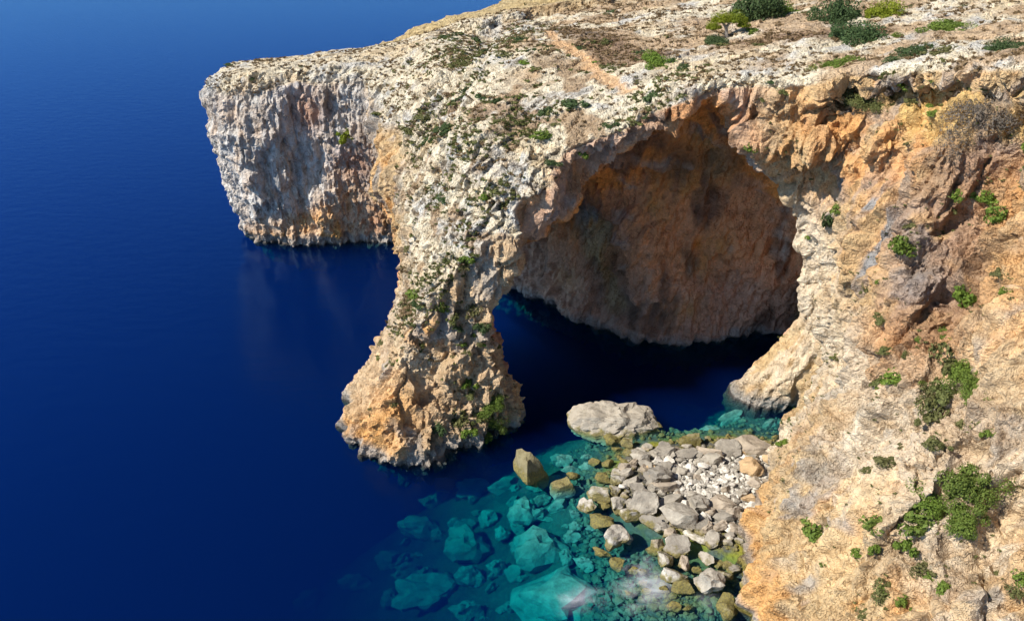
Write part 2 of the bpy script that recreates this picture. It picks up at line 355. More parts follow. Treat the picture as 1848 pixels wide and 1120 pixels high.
nA = fbm(rv, 9, 11, 3); nB = fbm(rv, (3, 3, 6), 21, 3); nC = fbm(rv, (1.1, 1.1, 2.6), 31, 2); nD = fbm(rv, 1.0, 41, 3)
# relief: blocks on the cliffs, fluted limestone on the slopes
rot = np.array([[.80, .60, 0], [-.60, .80, 0], [0, 0, 1]], np.float32)
pr = rv @ rot.T
axis = np.where((M_head > .5)[:, None], np.array([0, 0, 1], np.float32), np.array([.28, -.12, .952], np.float32))
pa = rv - axis*((rv*axis).sum(1)*(1 - 1/2.6))[:, None]                       # space squeezed along the grain of the rock
pw = pa + 0.35*np.stack([nC, nD, nB], 1)
f1, f2, cv, ft = worley(pw, 1.7, 1); g1, g2, gv, gt = worley(pw + .2*np.stack([nD, nC, nD], 1), .62, 2)
b1, b2, bv, bt = worley(pw, 3.3, 7)
pb = rv - axis*((rv*axis).sum(1)*(1 - 1/7.0))[:, None]; streak = fbm(pb, 1.5, 57, 3)
bt = np.clip(bt, -.7, .7)*sstep(.0, .16, b2 - b1); ft = np.clip(ft, -.7, .7)*sstep(.0, .12, f2 - f1)
crack = np.exp(-((f2 - f1)/0.06)**2)
rid = 1 - np.abs(fbm(pa, 2.5, 51, 4))*2.2
strat = vnoise(np.stack([x*0.05, y*0.05, z + 0.8*nA], 1), (1, 1, 0.9), 61)
flute = fbm(pa, (.7, .7, .9), 55, 3, .6)
cliff = 1.3*bt + 0.7*(bv - .5) - .3*np.exp(-((b2 - b1)/.05)**2) + 0.25*(cv - .5) + 0.45*ft - 0.12*crack + 0.14*(gv - .5) + 0.42*gt + (0.75 + .55*M_wall)*(rid - .5) + 0.3*nD + 0.16*strat + 0.35*flute
headl = 0.25*(cv - .5) + .5*bt + 0.5*ft + 0.12*(gv - .5) + 0.34*gt + 0.5*(rid - .5) + 0.2*nD + 0.28*flute + .2*strat
cav = 0.3*(cv - .5) + 0.5*bt + 0.35*ft + 0.8*(rid - .5) + 0.2*gt + 0.4*strat + 0.14*nD + .35*flute + .5*nA
k1, k2, kv, kt = worley(pr + 0.3*np.stack([nD, nC, nB], 1), (2.4, 0.9, 1.3), 3)
sl_ = 0.40*(kv - .5) + 0.75*kt - 0.2*np.exp(-((k2 - k1)/0.08)**2) + 0.30*nD + 0.25*gt + 0.15*nB
flat = 0.22*(kv - .5) + 0.3*kt + 0.16*nD
steep_top = sstep(0.95, 0.80, rn[:, 2])
top_disp = sl_*steep_top + flat*(1 - steep_top)
coarse = sstep(-.25, .3, fbm(pa, 4.5, 161, 2))
cliff = cliff - (1 - coarse)*(.35*(0.14*(gv - .5) + 0.42*gt + 0.3*nD))
side = cliff*(1 - M_head) + headl*M_head
disp = M_top*top_disp*0.9 + (1 - M_top)*(side*(1 - M_cave) + cav*M_cave)
# colours, linear albedo
crack_shade = M_slope*sstep(.14, .03, k2 - k1)*sstep(-.35, .2, nB + nA)  # crevices between the slope blocks, where shade is painted in
def c3(r, g, b): return np.array([r, g, b], np.float32)
def mixc(a, b, m): return a + (b - a)*np.clip(m, 0, 1)[:, None]
cream, white, orange, tan = c3(.55, .395, .215), c3(.66, .56, .42), c3(.60, .32, .11), c3(.50, .36, .21)
grey, dgrey, rust, ochre = c3(.33, .31, .285), c3(.17, .16, .15), c3(.36, .15, .065), c3(.60, .40, .14)
col = np.tile(cream, (len(rv), 1))
col = mixc(col, tan, 0.75*sstep(-.05, .4, nB))
col = mixc(col, orange, 0.75*sstep(.0, .38, nA + 0.5*nC))
col = mixc(col, grey, 0.8*sstep(.12, .4, fbm(rv, (4, 4, 10), 71, 3) + 0.3*nC))
# headland: weathered grey above, warm below
hz = sstep(6, 13, z + 5*nA + 3*nB + 0.40*(-x - 26))
hc = mixc(np.tile(c3(.60, .43, .29), (len(rv), 1)), orange, sstep(.05, .5, nA + .4*nC))
hc = mixc(hc, c3(.55, .53, .50), hz*(0.85 + .5*nC)); hc = mixc(hc, dgrey*1.4, 0.5*sstep(.2, .55, fbm(rv, (1.2, 1.2, 9), 81, 2))*hz)
hc = mixc(hc, rust, 0.7*blob([(385, 300), (640, 290), (690, 330), (555, 200), (690, 400)], 3.2))
col = mixc(col, hc, M_head)
# the sunlit right wall
wc = mixc(np.tile(cream, (len(rv), 1)), c3(.64, .37, .16), (.35 + .45*sstep(12, 24, z))*sstep(.0, .35, streak + .6*nA)); wc = mixc(wc, c3(.36, .335, .30), .85*sstep(.08, .32, fbm(pb, 1.9, 67, 3) + .25*nB)); wc = mixc(wc, c3(.42, .29, .18), .6*sstep(.05, .35, nB + .4*nC))
wc = mixc(wc, white, .75*sstep(.04, .3, fbm(pb, 1.4, 77, 3) + .2*nC)*sstep(26, 14, z)*sstep(38, 32, x))
wc = mixc(wc, white, 1.25*blob([(1480, 520), (1530, 650), (1560, 760), (1520, 850), (1440, 900), (1400, 980), (1620, 900), (1500, 600), (1500, 480), (1450, 1000), (1600, 700), (1470, 420), (1540, 920), (1480, 1000)], 4.6)*(0.8 + 0.5*nB))
wc = mixc(wc, c3(.62, .33, .13), 1.1*blob([(1550, 300), (1600, 330), (1620, 600), (1600, 440), (1640, 560), (1420, 240), (1480, 300), (1820, 330), (1400, 200), (1540, 250), (1640, 260), (1690, 620)], 3.8)*(0.75 + nC))
wc = mixc(wc, c3(.28, .275, .27), 1.1*blob([(1580, 410), (1560, 470), (1520, 350), (1680, 420), (1670, 520), (1360, 1060), (1390, 1000), (1780, 270), (1570, 380)], 2.8)*sstep(-.25, .3, nC + nB))
wc = mixc(wc, c3(.36, .21, .12), 0.8*blob([(1720, 380), (1740, 450), (1760, 300), (1720, 560), (1668, 610)], 3.4))
wc = mixc(wc, c3(.44, .34, .24), 0.6*blob([(1700, 850), (1750, 760), (1650, 1000), (1600, 1080), (1500, 1060)], 5.5))
wc = mixc(wc, ochre, 0.75*sstep(-5.0, -3.6, topd + 1.5*nB)*sstep(-1.2, -1.8, topd)*sstep(28, 32, x)*sstep(-.3, .2, nA + nB))
col = mixc(col, wc, M_wall)
# the leg
lg = sstep(2, -1, x)*sstep(86, 82, y)*(1 - M_top)
lc = mixc(np.tile(c3(.52, .38, .24), (len(rv), 1)), orange, .9*blob([(690, 790), (650, 800), (710, 740), (760, 600), (680, 830)], 3.0) + .5*sstep(.1, .5, nA + .3*nC))
lc = mixc(lc, grey, .8*sstep(.1, .4, nB)); col = mixc(col, lc, lg*.85)
# the arch's own face under the lip
M_arch = sstep(-1, 2, x)*sstep(25, 20, x)*sstep(15, 19, z)*sstep(82, 80, y)*(1 - M_top)*(1 - M_cave)
col = mixc(col, mixc(np.tile(c3(.50, .33, .24), (len(rv), 1)), c3(.52, .25, .11), sstep(-.1, .3, nB)), .8*M_arch)
# the cave: red-brown with dark run-off stains
cc = mixc(np.tile(c3(.62, .30, .145), (len(rv), 1)), c3(.74, .30, .075), sstep(-.1, .35, nA + .35*nC + .05*(z - 14)))
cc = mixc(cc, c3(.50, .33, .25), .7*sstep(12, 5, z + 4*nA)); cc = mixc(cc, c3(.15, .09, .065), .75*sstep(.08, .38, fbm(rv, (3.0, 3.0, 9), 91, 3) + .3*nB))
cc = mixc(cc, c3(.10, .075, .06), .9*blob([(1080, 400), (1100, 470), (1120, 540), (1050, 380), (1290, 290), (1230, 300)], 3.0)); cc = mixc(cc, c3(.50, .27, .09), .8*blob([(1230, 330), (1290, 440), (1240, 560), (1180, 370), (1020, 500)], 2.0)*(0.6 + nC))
cc = mixc(cc, c3(.40, .34, .28), .7*sstep(.5, .0, np.abs(strat + .4*nC - .3))*sstep(.1, .5, nB))
col = mixc(col, cc, M_cave)
# tops: bare karst, grey weathered patches, earth and dry ground, crevice shade as colour
tc = mixc(np.tile(c3(.74, .66, .50), (len(rv), 1)), c3(.60, .58, .53), sstep(.0, .4, nB + .4*nD)); tc = mixc(tc, c3(.66, .51, .31), .6*sstep(.1, .45, nA + .5*nC))
hill = sstep(84, 92, y)*sstep(-3, 3, x) + sstep(20, 24, x)
tc = mixc(tc, c3(.36, .24, .14), M_slope*.8*sstep(.18, .34, fbm(rv, 3.3, 101, 3)))
tc = mixc(tc, c3(.20, .145, .085), .75*crack_shade)  # crevice shade put into the colour as dark brown
tc = mixc(tc, c3(.50, .36, .225), np.clip(hill, 0, 1)*.9*sstep(-.22, .12, fbm(rv, (6, 4, 4), 111, 3)))
def on_top(pts, zz): return [atz(a, b, zz) for a, b in pts]
dp = line_dist(x, y, on_top([(985, 52), (1010, 85), (1060, 105), (1085, 130), (1130, 150)], 32.5)); path = .85*sstep(1.15, .3, dp + .8*nD + .4*nB)
db = line_dist(x, y, on_top([(1010, 48), (1080, 80), (1110, 105), (1180, 118)], 32.5)); dry = sstep(3.6, 1.6, db + 1.2*nB)
db2 = line_dist(x, y, on_top([(1370, 62), (1480, 72), (1560, 80)], 35.5)); dry2 = sstep(3.2, 1.2, db2 + 1.2*nB)
tc = mixc(tc, c3(.25, .165, .11), np.maximum(dry, dry2)*.8); tc = mixc(tc, c3(.68, .43, .23), path*M_top)
tc = mixc(tc, c3(.55, .42, .2), .8*sstep(150, 140, -y + 290)*sstep(22, 10, x))
low = sstep(20, 12, z)*sstep(4, 0, x)*(y < 92); tc = mixc(tc, mixc(np.tile(c3(.58, .44, .28), (len(rv), 1)), orange, .5*sstep(.0, .4, nA)), .65*low)
col = mixc(col, tc, M_top)
# tide stain
wet = sstep(1.7, .7, z + .7*nB + .3*nD); col = mixc(col, c3(.30, .28, .255), wet*.85); col = mixc(col, c3(.07, .065, .06), sstep(.35, .0, z + .2*nD))
col = mixc(col, c3(.24, .20, .035), .8*sstep(.5, .1, np.abs(z - .2))*sstep(72, 66, y)*sstep(10, 14, x))
col *= (1 + .16*nD + .10*nC)[:, None]; col = np.clip(col, .02, .8)
jamb = sstep(20, 24, x)*sstep(36, 32, x)*sstep(71, 75, y)*sstep(88, 83, y)*sstep(29, 24, z)*(1 - M_top)
disp = disp*(1 - .5*jamb)
rv = (rv + rn*disp[:, None]).astype(np.float32)
rn = vnormals(rv, rq)
bumpy = np.clip(.75 + .25*np.maximum(coarse, M_top), 0, 1)*(1 - .3*M_cave)
rough_pits = np.clip(M_top*(1 - .7*np.maximum(path, np.maximum(dry, dry2))), 0, 1)

# ------------------------------------------------------------------ meshes and materials
def mesh_from(name, v, q, smooth=True):
    me = bpy.data.meshes.new(name); n, m = len(v), len(q); k = q.shape[1]
    me.vertices.add(n); me.vertices.foreach_set('co', np.ascontiguousarray(v, np.float32).ravel())
    me.loops.add(m*k); me.loops.foreach_set('vertex_index', np.ascontiguousarray(q, np.int32).ravel())
    me.polygons.add(m); me.polygons.foreach_set('loop_start', np.arange(0, m*k, k, dtype=np.int32))
    me.polygons.foreach_set('use_smooth', np.full(m, smooth)); me.update(calc_edges=True)
    return me
def link(name, me, mat=None, parent=None, **props):
    o = bpy.data.objects.new(name, me); COL.objects.link(o)
    if mat and not me.materials: me.materials.append(mat)
    if parent: o.parent = parent
    for k, v in props.items(): o[k] = v
    return o
class Mat:
    """tiny node-graph helper"""
    def __init__(s, name):
        s.m = bpy.data.materials.new(name); s.m.use_nodes = True; s.t = s.m.node_tree; s.b = s.t.nodes['Principled BSDF']; s.out = s.t.nodes['Material Output']
    def n(s, typ, **kw):
        d = s.t.nodes.new('ShaderNode' + typ)
        for k, v in kw.items():
            if hasattr(d, k): setattr(d, k, v)
            else: s.put(d.inputs[k.replace('_', ' ')], v)
        return d
    def put(s, sock, v):
        if isinstance(v, bpy.types.NodeSocket): s.t.links.new(v, sock)
        elif isinstance(v, bpy.types.Node): s.t.links.new(v.outputs[0], sock)
        else: sock.default_value = v
    def math(s, op, a, b=0.0, clamp=False):
        d = s.n('Math', operation=op, use_clamp=clamp); s.put(d.inputs[0], a); s.put(d.inputs[1], b); return d.outputs[0]
    def mix(s, f, a, b, mode='MIX'):
        d = s.n('Mix', data_type='RGBA', blend_type=mode); s.put(d.inputs[0], f); s.put(d.inputs[6], a); s.put(d.inputs[7], b); return d.outputs[2]
    def noise(s, vec, scale, detail=4, rough=.55):
        d = s.n('TexNoise', Scale=scale, Detail=detail, Roughness=rough); s.put(d.inputs['Vector'], vec); return d.outputs[0]
    def vor(s, vec, scale, feature='F1'):
        d = s.n('TexVoronoi', feature=feature, Scale=scale); s.put(d.inputs['Vector'], vec); return d.outputs[0]
    def ramp(s, v, a, b, lo=0.0, hi=1.0):
        d = s.n('MapRange'); s.put(d.inputs[0], v); d.inputs[1].default_value = a; d.inputs[2].default_value = b; d.inputs[3].default_value = lo; d.inputs[4].default_value = hi; return d.outputs[0]
    def coords(s): return s.n('TexCoord').outputs['Object']
    def attr(s, name, out='Color'): return s.n('Attribute', attribute_name=name).outputs[out]
    def bump(s, h, dist, strength=1.0, prev=None):
        d = s.n('Bump', Distance=dist); s.put(d.inputs['Strength'], strength); s.put(d.inputs['Height'], h)
        if prev is not None: s.put(d.inputs['Normal'], prev)
        return d.outputs[0]
def rock_material():
    M = Mat('limestone'); c = M.coords(); base = M.attr('tint'); pit = M.attr('karst', 'Fac')
    n1 = M.noise(c, 1.1, 4, .62); n2 = M.noise(c, 4.5, 3, .65); n3 = M.noise(c, 12, 1, .6)
    st = M.n('Mapping'); M.put(st.inputs[0], c); st.inputs['Scale'].default_value = (1.4, 1.4, .25)
    n4 = M.noise(st, 1.0, 3, .6)
    col = M.mix(M.ramp(n1, .42, .64, 0, .6), base, M.mix(1.0, base, (.70, .60, .50, 1), 'MULTIPLY'))
    col = M.mix(M.ramp(n4, .5, .75, 0, .45), col, M.mix(1.0, base, (.55, .54, .54, 1), 'MULTIPLY'))
    col = M.mix(M.ramp(n2, .50, .68, 0, .8), col, M.mix(1.0, base, (1.3, 1.27, 1.22, 1), 'MULTIPLY'))
    spots = M.ramp(M.vor(c, 2.6), .26, .12, 0, 1); spots = M.math('MULTIPLY', spots, M.ramp(n2, .42, .55)); pit_shade = M.math('MULTIPLY', spots, M.ramp(pit, 0, 1, .25, .75))
    col = M.mix(pit_shade, col, (.085, .08, .07, 1))  # dark spots: shade of the karst pits painted into the colour
    wv = M.n('VectorMath', operation='ADD'); M.put(wv.inputs[0], c); nz = M.n('TexNoise', Scale=.8, Detail=3); M.put(nz.inputs['Vector'], c); M.put(wv.inputs[1], nz.outputs[1])
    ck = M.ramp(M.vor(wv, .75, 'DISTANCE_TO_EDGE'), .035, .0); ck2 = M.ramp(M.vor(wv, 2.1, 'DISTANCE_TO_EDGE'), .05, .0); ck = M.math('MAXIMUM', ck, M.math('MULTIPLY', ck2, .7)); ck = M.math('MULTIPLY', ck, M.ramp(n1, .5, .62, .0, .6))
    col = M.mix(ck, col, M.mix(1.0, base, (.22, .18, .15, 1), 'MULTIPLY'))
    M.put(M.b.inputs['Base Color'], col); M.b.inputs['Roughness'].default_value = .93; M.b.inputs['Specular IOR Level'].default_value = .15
    pits = M.ramp(M.vor(c, 3.0), .08, .32)
    rg = M.n('TexNoise', noise_type='RIDGED_MULTIFRACTAL', Scale=1.7, Detail=3, Roughness=.55); M.put(rg.inputs['Vector'], c)
    h = M.math('ADD', M.math('MULTIPLY', n1, .9), M.math('MULTIPLY', n2, .36)); h = M.math('ADD', h, M.math('MULTIPLY', n3, .2))
    h = M.math('SUBTRACT', h, M.math('MULTIPLY', ck, .25)); h = M.math('ADD', h, M.math('MULTIPLY', rg.outputs[0], .035)); h = M.math('ADD', h, M.math('MULTIPLY', M.math('MULTIPLY', pits, pit), .22))
    M.put(M.b.inputs['Normal'], M.bump(h, .9, M.attr('bumpy', 'Fac'))); return M.m
ROCK = rock_material()
def set_attr(me, name, data, typ):
    a = me.attributes.new(name, typ, 'POINT')
    if typ == 'FLOAT_COLOR': a.data.foreach_set('color', np.c_[data, np.ones(len(data))].astype(np.float32).ravel())
    else: a.data.foreach_set('value', np.ascontiguousarray(data, np.float32))
fm_c = M_cave[rq].mean(1); fc = rv[rq].mean(1); fm_t = M_top[rq].mean(1)
part = np.full(len(rq), 1)
part[(fc[:, 0] > 24.5) | ((fc[:, 0] > 20) & (fc[:, 2] < 26))] = 2
part[(fc[:, 1] > 103) & (fc[:, 0] < -6 + (fc[:, 1] - 103)*.4)] = 0
part[fm_c > .5] = 3
NAMES = [('headland', 'grey weathered limestone headland jutting into the sea beyond the arch'), ('natural_arch', 'pale pitted limestone sea arch with its leg standing in blue water'),
         ('cliff', 'tall sunlit cream and orange cliff rising on the right of the beach'), ('cave_wall', 'shaded red-brown cave wall and roof seen through the arch')]
for k, (nm, lb) in enumerate(NAMES):
    q = rq[part == k]; u, inv = np.unique(q, return_inverse=True)
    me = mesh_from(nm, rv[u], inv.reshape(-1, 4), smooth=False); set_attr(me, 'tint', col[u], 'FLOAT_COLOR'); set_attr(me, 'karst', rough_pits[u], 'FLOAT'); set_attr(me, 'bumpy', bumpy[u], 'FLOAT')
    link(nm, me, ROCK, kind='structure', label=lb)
print('rock', len(rq), round(time.time() - T0, 1))

# ------------------------------------------------------------------ sea bed and beach floor
BEACH = [atz(*q, 0) for q in [(1135, 812), (1180, 798), (1260, 800), (1330, 790), (1420, 800), (1470, 830), (1470, 900), (1400, 1000), (1345, 1000), (1290, 985), (1230, 965), (1180, 945), (1120, 915), (1100, 880), (1110, 845)]]
def seabed_z(X, Y):
    X = np.asarray(X, np.float64); Y = np.asarray(Y, np.float64)
    d = poly_sdf(X, Y, BEACH)
    lo = np.hypot((X - 12)/1.5, (Y - 50)/1.1)                       # the shallow brown shelf in front
    zz = np.where(d < 0, np.minimum(-d*.14, .75) - .05, -.05 - .26*d - .010*d**2)
    shelf = np.exp(-(lo/4.2)**2); zz = np.where(d > 0, zz + (np.maximum(zz, -.45) - zz)*shelf, zz)
    pool = sstep(73, 78, Y)*sstep(25, 17, X); zz = zz - 9*pool; ps = np.hypot((X - 27)/7, (Y - 74)/4.5); zz = np.where(d > 0, zz + (np.maximum(zz, -1.3) - zz)*np.exp(-ps**2), zz)
    zz = np.where(X < 1, zz - .16*(1 - X)*sstep(1, -10, X), zz)
    reef = np.exp(-(np.hypot((X + 1)/11, (Y - 58)/9))**2); zz = np.where(d > 0, zz - 1.2*reef, zz)
    return np.maximum(zz, -34)
bx = np.concatenate([[-3000, -400], np.arange(-62, 44.1, .5), [120, 600]]); by = np.concatenate([[-400, -20], np.arange(22, 128.1, .5), [220, 700, 5000]])
BX, BY = np.meshgrid(bx, by, indexing='ij'); BZ = seabed_z(BX, BY)
P2 = np.stack([BX.ravel(), BY.ravel(), 0*BX.ravel()], 1).astype(np.float32)
s1, s2, sv, s_t = worley(P2, (1.6, 1.6, 9), 5)
inner = ((BX > -62) & (BX < 44) & (BY > 22) & (BY < 128)).ravel()
BZf = BZ.ravel() + inner*(.35*fbm(P2, (5, 5, 5), 121, 3)*np.clip(-BZ.ravel()*.5, .15, 1.6) + np.clip(.25 - .1*BZ.ravel(), .12, .8)*(.45 - s1)*.7)
bi = np.arange(len(bx)*len(by)).reshape(len(bx), len(by))
bq = np.stack([bi[:-1, :-1].ravel(), bi[1:, :-1].ravel(), bi[1:, 1:].ravel(), bi[:-1, 1:].ravel()], 1)
bed = mesh_from('seabed', np.stack([P2[:, 0], P2[:, 1], BZf], 1), bq)
BGI = np.stack([P2[:, 0], P2[:, 1], BZ.ravel()], 1)[:, 2].reshape(len(bx), len(by))[2:-2, 2:-3]
def bed_at(X, Y):
    i = min(max((X + 62)/.5, 0), BGI.shape[0] - 1.001); j = min(max((Y - 22)/.5, 0), BGI.shape[1] - 1.001); a, c = int(i), int(j); f, g = i - a, j - c
    return (BGI[a, c]*(1-f) + BGI[a+1, c]*f)*(1-g) + (BGI[a, c+1]*(1-f) + BGI[a+1, c+1]*f)*g
def bed_material():
    M = Mat('seabed_rock'); c = M.coords(); zc = M.n('SeparateXYZ'); M.put(zc.inputs[0], c)
    n1 = M.noise(c, .5, 5); n2 = M.noise(c, 3, 5)
    col = M.mix(M.ramp(n1, .35, .65), (.10, .095, .075, 1), (.05, .045, .04, 1)); col = M.mix(M.ramp(n2, .5, .7, 0, .6), col, (.15, .14, .115, 1))
    alg = M.math('MULTIPLY', M.ramp(zc.outputs[2], .30, .05), M.ramp(zc.outputs[2], -.9, -.2)); alg = M.math('MULTIPLY', alg, M.ramp(n1, .42, .55))
    col = M.mix(alg, col, (.23, .20, .02, 1))
    M.put(M.b.inputs['Base Color'], col); M.b.inputs['Roughness'].default_value = .9; M.put(M.b.inputs['Normal'], M.bump(n2, .3, .8)); return M.m
link('seabed', bed, bed_material(), kind='structure', label='rocky sea floor showing through the shallow teal water')

# ------------------------------------------------------------------ the sea: a body of clear water with a rippled skin
def sea_material():
    M = Mat('sea_water'); t = M.t; t.nodes.remove(M.b); c = M.coords()
    mp = M.n('Mapping'); M.put(mp.inputs[0], c); mp.inputs['Scale'].default_value = (1, 1.6, 1)
    h = M.math('ADD', M.noise(mp, .35, 3, .5), M.math('MULTIPLY', M.noise(mp, 1.6, 2, .5), .22))
    nb = M.bump(h, .25, .25)
    g = M.n('NewGeometry'); dt = M.n('VectorMath', operation='DOT_PRODUCT'); M.put(dt.inputs[0], nb); M.put(dt.inputs[1], g.outputs['Incoming'])
    cs = M.math('SUBTRACT', 1.0, M.math('ABSOLUTE', dt.outputs['Value']), True)                 # Schlick reflectance of water, alike from both sides
    fr = M.math('ADD', .02, M.math('MULTIPLY', M.math('POWER', cs, 5.0), .98))
    gl = M.n('BsdfGlossy', Roughness=.16); gl.inputs['Color'].default_value = (.32, .64, 1, 1); M.put(gl.inputs['Normal'], nb)
    tr = M.n('BsdfTransparent'); mx = M.n('MixShader'); M.put(mx.inputs[0], fr); M.put(mx.inputs[1], tr); M.put(mx.inputs[2], gl)
    M.put(M.out.inputs['Surface'], mx)
    ab = M.n('VolumeAbsorption', Density=.55); ab.inputs['Color'].default_value = (0.0, .862, .960, 1)
    scn = M.n('VolumeScatter', Density=.07, Anisotropy=.5); scn.inputs['Color'].default_value = (.0, .11, 1.0, 1)
    ad = M.n('AddShader'); M.put(ad.inputs[0], ab); M.put(ad.inputs[1], scn); M.put(M.out.inputs['Volume'], ad); return M.m
bm = bmesh.new(); bmesh.ops.create_cube(bm, size=1)
for v in bm.verts: v.co = Vector((-2900 if v.co.x < 0 else 590, -390 if v.co.y < 0 else 4900, -60 if v.co.z < 0 else 0))
me = bpy.data.meshes.new('sea'); bm.to_mesh(me); bm.free()
link('sea', me, sea_material(), kind='structure', label='calm deep blue sea turning teal over the shallows')


# ------------------------------------------------------------------ loose rocks
rnd = random.Random(7); nrng = np.random.default_rng(7)
def stone_mesh(name, seed, sub=2, planes=11, rough=.05, squash=(1, 1, 1), col=(.33, .31, .28), algae=0.0):
    """a broken block: a ball cut flat by random planes, edges worn; unit size, sits on z = 0"""
    g = np.random.default_rng(seed); bm = bmesh.new(); bmesh.ops.create_icosphere(bm, subdivisions=sub, radius=1)
    v = np.array([q.co for q in bm.verts]); f = np.array([[a.index for a in t.verts] for t in bm.faces]); bm.free()
    for _ in range(planes):
        n = g.normal(size=3); n /= np.linalg.norm(n); h = g.uniform(.42, .78); d = v @ n - h
        v = v - np.where(d > 0, d, 0)[:, None]*n
    v = v + v*(rough*fbm((v + seed*3).astype(np.float32), .6, 131, 3) + rough*worley((v + seed*3).astype(np.float32), .7, 6)[3])[:, None]
    v = v/np.abs(v).max(0)*np.array(squash)*.5; v[:, 2] -= v[:, 2].min()
    me = mesh_from(name, v, f, smooth=False); return me
def stone_material(name, c0, c1, c2, algae):
    M = Mat(name); c = M.coords(); oi = M.n('ObjectInfo'); geo = M.n('NewGeometry'); sp = M.n('SeparateXYZ'); M.put(sp.inputs[0], geo.outputs['Position'])
    P = geo.outputs['Position']; n1 = M.noise(P, 1.3, 5, .6); n2 = M.noise(P, 7, 4, .65)
    col = M.mix(oi.outputs['Random'], c0, c1); col = M.mix(M.ramp(n1, .38, .66, 0, .7), col, c2); col = M.mix(M.ramp(n2, .5, .72, 0, .5), col, M.mix(1.0, col, (1.4, 1.38, 1.32, 1), 'MULTIPLY'))
    if algae:
        lim = M.math('ADD', .38*algae, M.math('MULTIPLY', M.math('SUBTRACT', n1, .5), 2.2)); al = M.ramp(M.math('SUBTRACT', sp.outputs[2], lim), .25, -.1)
        deep = M.ramp(sp.outputs[2], -1.1, -.3)
        col = M.mix(M.math('MULTIPLY', M.math('MULTIPLY', al, deep), .9), col, M.mix(M.ramp(n2, .4, .6), (.20, .165, .045, 1), (.11, .095, .04, 1)))
    M.put(M.b.inputs['Base Color'], col); M.b.inputs['Roughness'].default_value = .9; M.b.inputs['Specular IOR Level'].default_value = .2
    h = M.math('ADD', n1, M.math('MULTIPLY', n2, .4)); M.put(M.b.inputs['Normal'], M.bump(h, .25, .8)); return M.m
ST = {'g': stone_material('grey_stone', (.24, .215, .18, 1), (.40, .36, .295, 1), (.17, .15, .125, 1), .5),
      'w': stone_material('white_stone', (.58, .54, .47, 1), (.66, .62, .56, 1), (.42, .38, .32, 1), .6),
      't': stone_material('tan_stone', (.28, .23, .17, 1), (.42, .35, .27, 1), (.22, .18, .14, 1), .8),
      'o': stone_material('orange_stone', (.50, .33, .17, 1), (.50, .36, .21, 1), (.38, .26, .15, 1), .6),
      'a': stone_material('algae_stone', (.34, .31, .26, 1), (.44, .40, .34, 1), (.22, .20, .16, 1), 1.8),
      'y': stone_material('algae_covered_stone', (.24, .21, .13, 1), (.20, .17, .09, 1), (.12, .10, .05, 1), 2.4),
      'd': stone_material('dark_wet_stone', (.10, .09, .07, 1), (.20, .18, .13, 1), (.09, .085, .06, 1), .8),
      's': stone_material('submerged_stone', (.20, .20, .17, 1), (.32, .31, .26, 1), (.12, .12, .10, 1), 0)}
SHAPES = {k: [] for k in ST}
for k in ST:
    for i in range(9):
        me = stone_mesh('stone_%s' % k, hash((i, 5)) % 9973 + ord(k), sub=3 if i < 5 else 2, planes=(8 + i % 5) if k != 's' else 5, rough=.20 if k != 's' else .34); me.materials.append(ST[k]); SHAPES[k].append(me)
WORD = {'g': 'grey', 'w': 'whitish', 't': 'tan', 'o': 'orange', 'a': 'pale algae-footed', 'y': 'yellow-green algae-covered', 's': 'sunken', 'd': 'dark'}
def to_bed(px, py, lift=0.0):
    z = 0.0
    for _ in range(12):
        X, Y = atz(px, py, z); z = .5*z + .5*(bed_at(X, Y) + lift)
    return X, Y, z - lift
MPP = lambda X, Y, Z: (Y*cP - (Z - CAM_H)*sP)/FPX          # metres per photo pixel there
def where(px, py):
    col_ = 'the seaward edge' if px < 1090 else 'the left side' if px < 1160 else 'the middle' if px < 1270 else 'the right side' if px < 1345 else 'the cliff side'
    row_ = 'behind the beach' if py < 800 else 'at the back of the beach' if py < 845 else 'halfway down the beach' if py < 895 else 'low on the beach' if py < 950 else 'at the lower water edge' if py < 1020 else 'near the bottom edge'
    return row_ + ', on ' + col_
def in_poly(px, py, P):
    c = False
    for (ax, ay), (bx_, by_) in zip(P, P[1:] + P[:1]):
        if (ay > py) != (by_ > py) and px < (bx_ - ax)*(py - ay)/(by_ - ay) + ax: c = not c
    return c
def place_stone(px, py, w, h, k, label, group, name='boulder', sink=.22, tall=.72, big=None, rz=None, floor=-99, grow=1.0):
    X, Y, Z = to_bed(px, py, .0)
    if Z < floor: Z = floor; X, Y = atz(px, py, Z)
    s = MPP(X, Y, Z)*grow
    o = bpy.data.objects.new(name, big or rnd.choice(SHAPES[k][:5] if w > 18 else SHAPES[k])); COL.objects.link(o)
    f = 1.0 if k == 's' else 1.25; w *= f; h *= f; W = w*s; Dp = max(h*s*.85, .45*W); Hh = min(h*s*tall, W*.75)
    o.scale = (W*1.08, Dp*1.08, Hh*1.25); o.rotation_euler = (rnd.uniform(-.18, .18), rnd.uniform(-.18, .18), rnd.uniform(-.5, .5) if rz is None else rz)
    o.location = (X, Y, min(Z - sink*Hh, -.5 - Hh*1.3) if k == 's' and name == 'boulder' else Z - sink*Hh)
    o['label'] = label; o['category'] = 'boulder' if name == 'boulder' else 'stone'
    if group: o['group'] = group
    return o
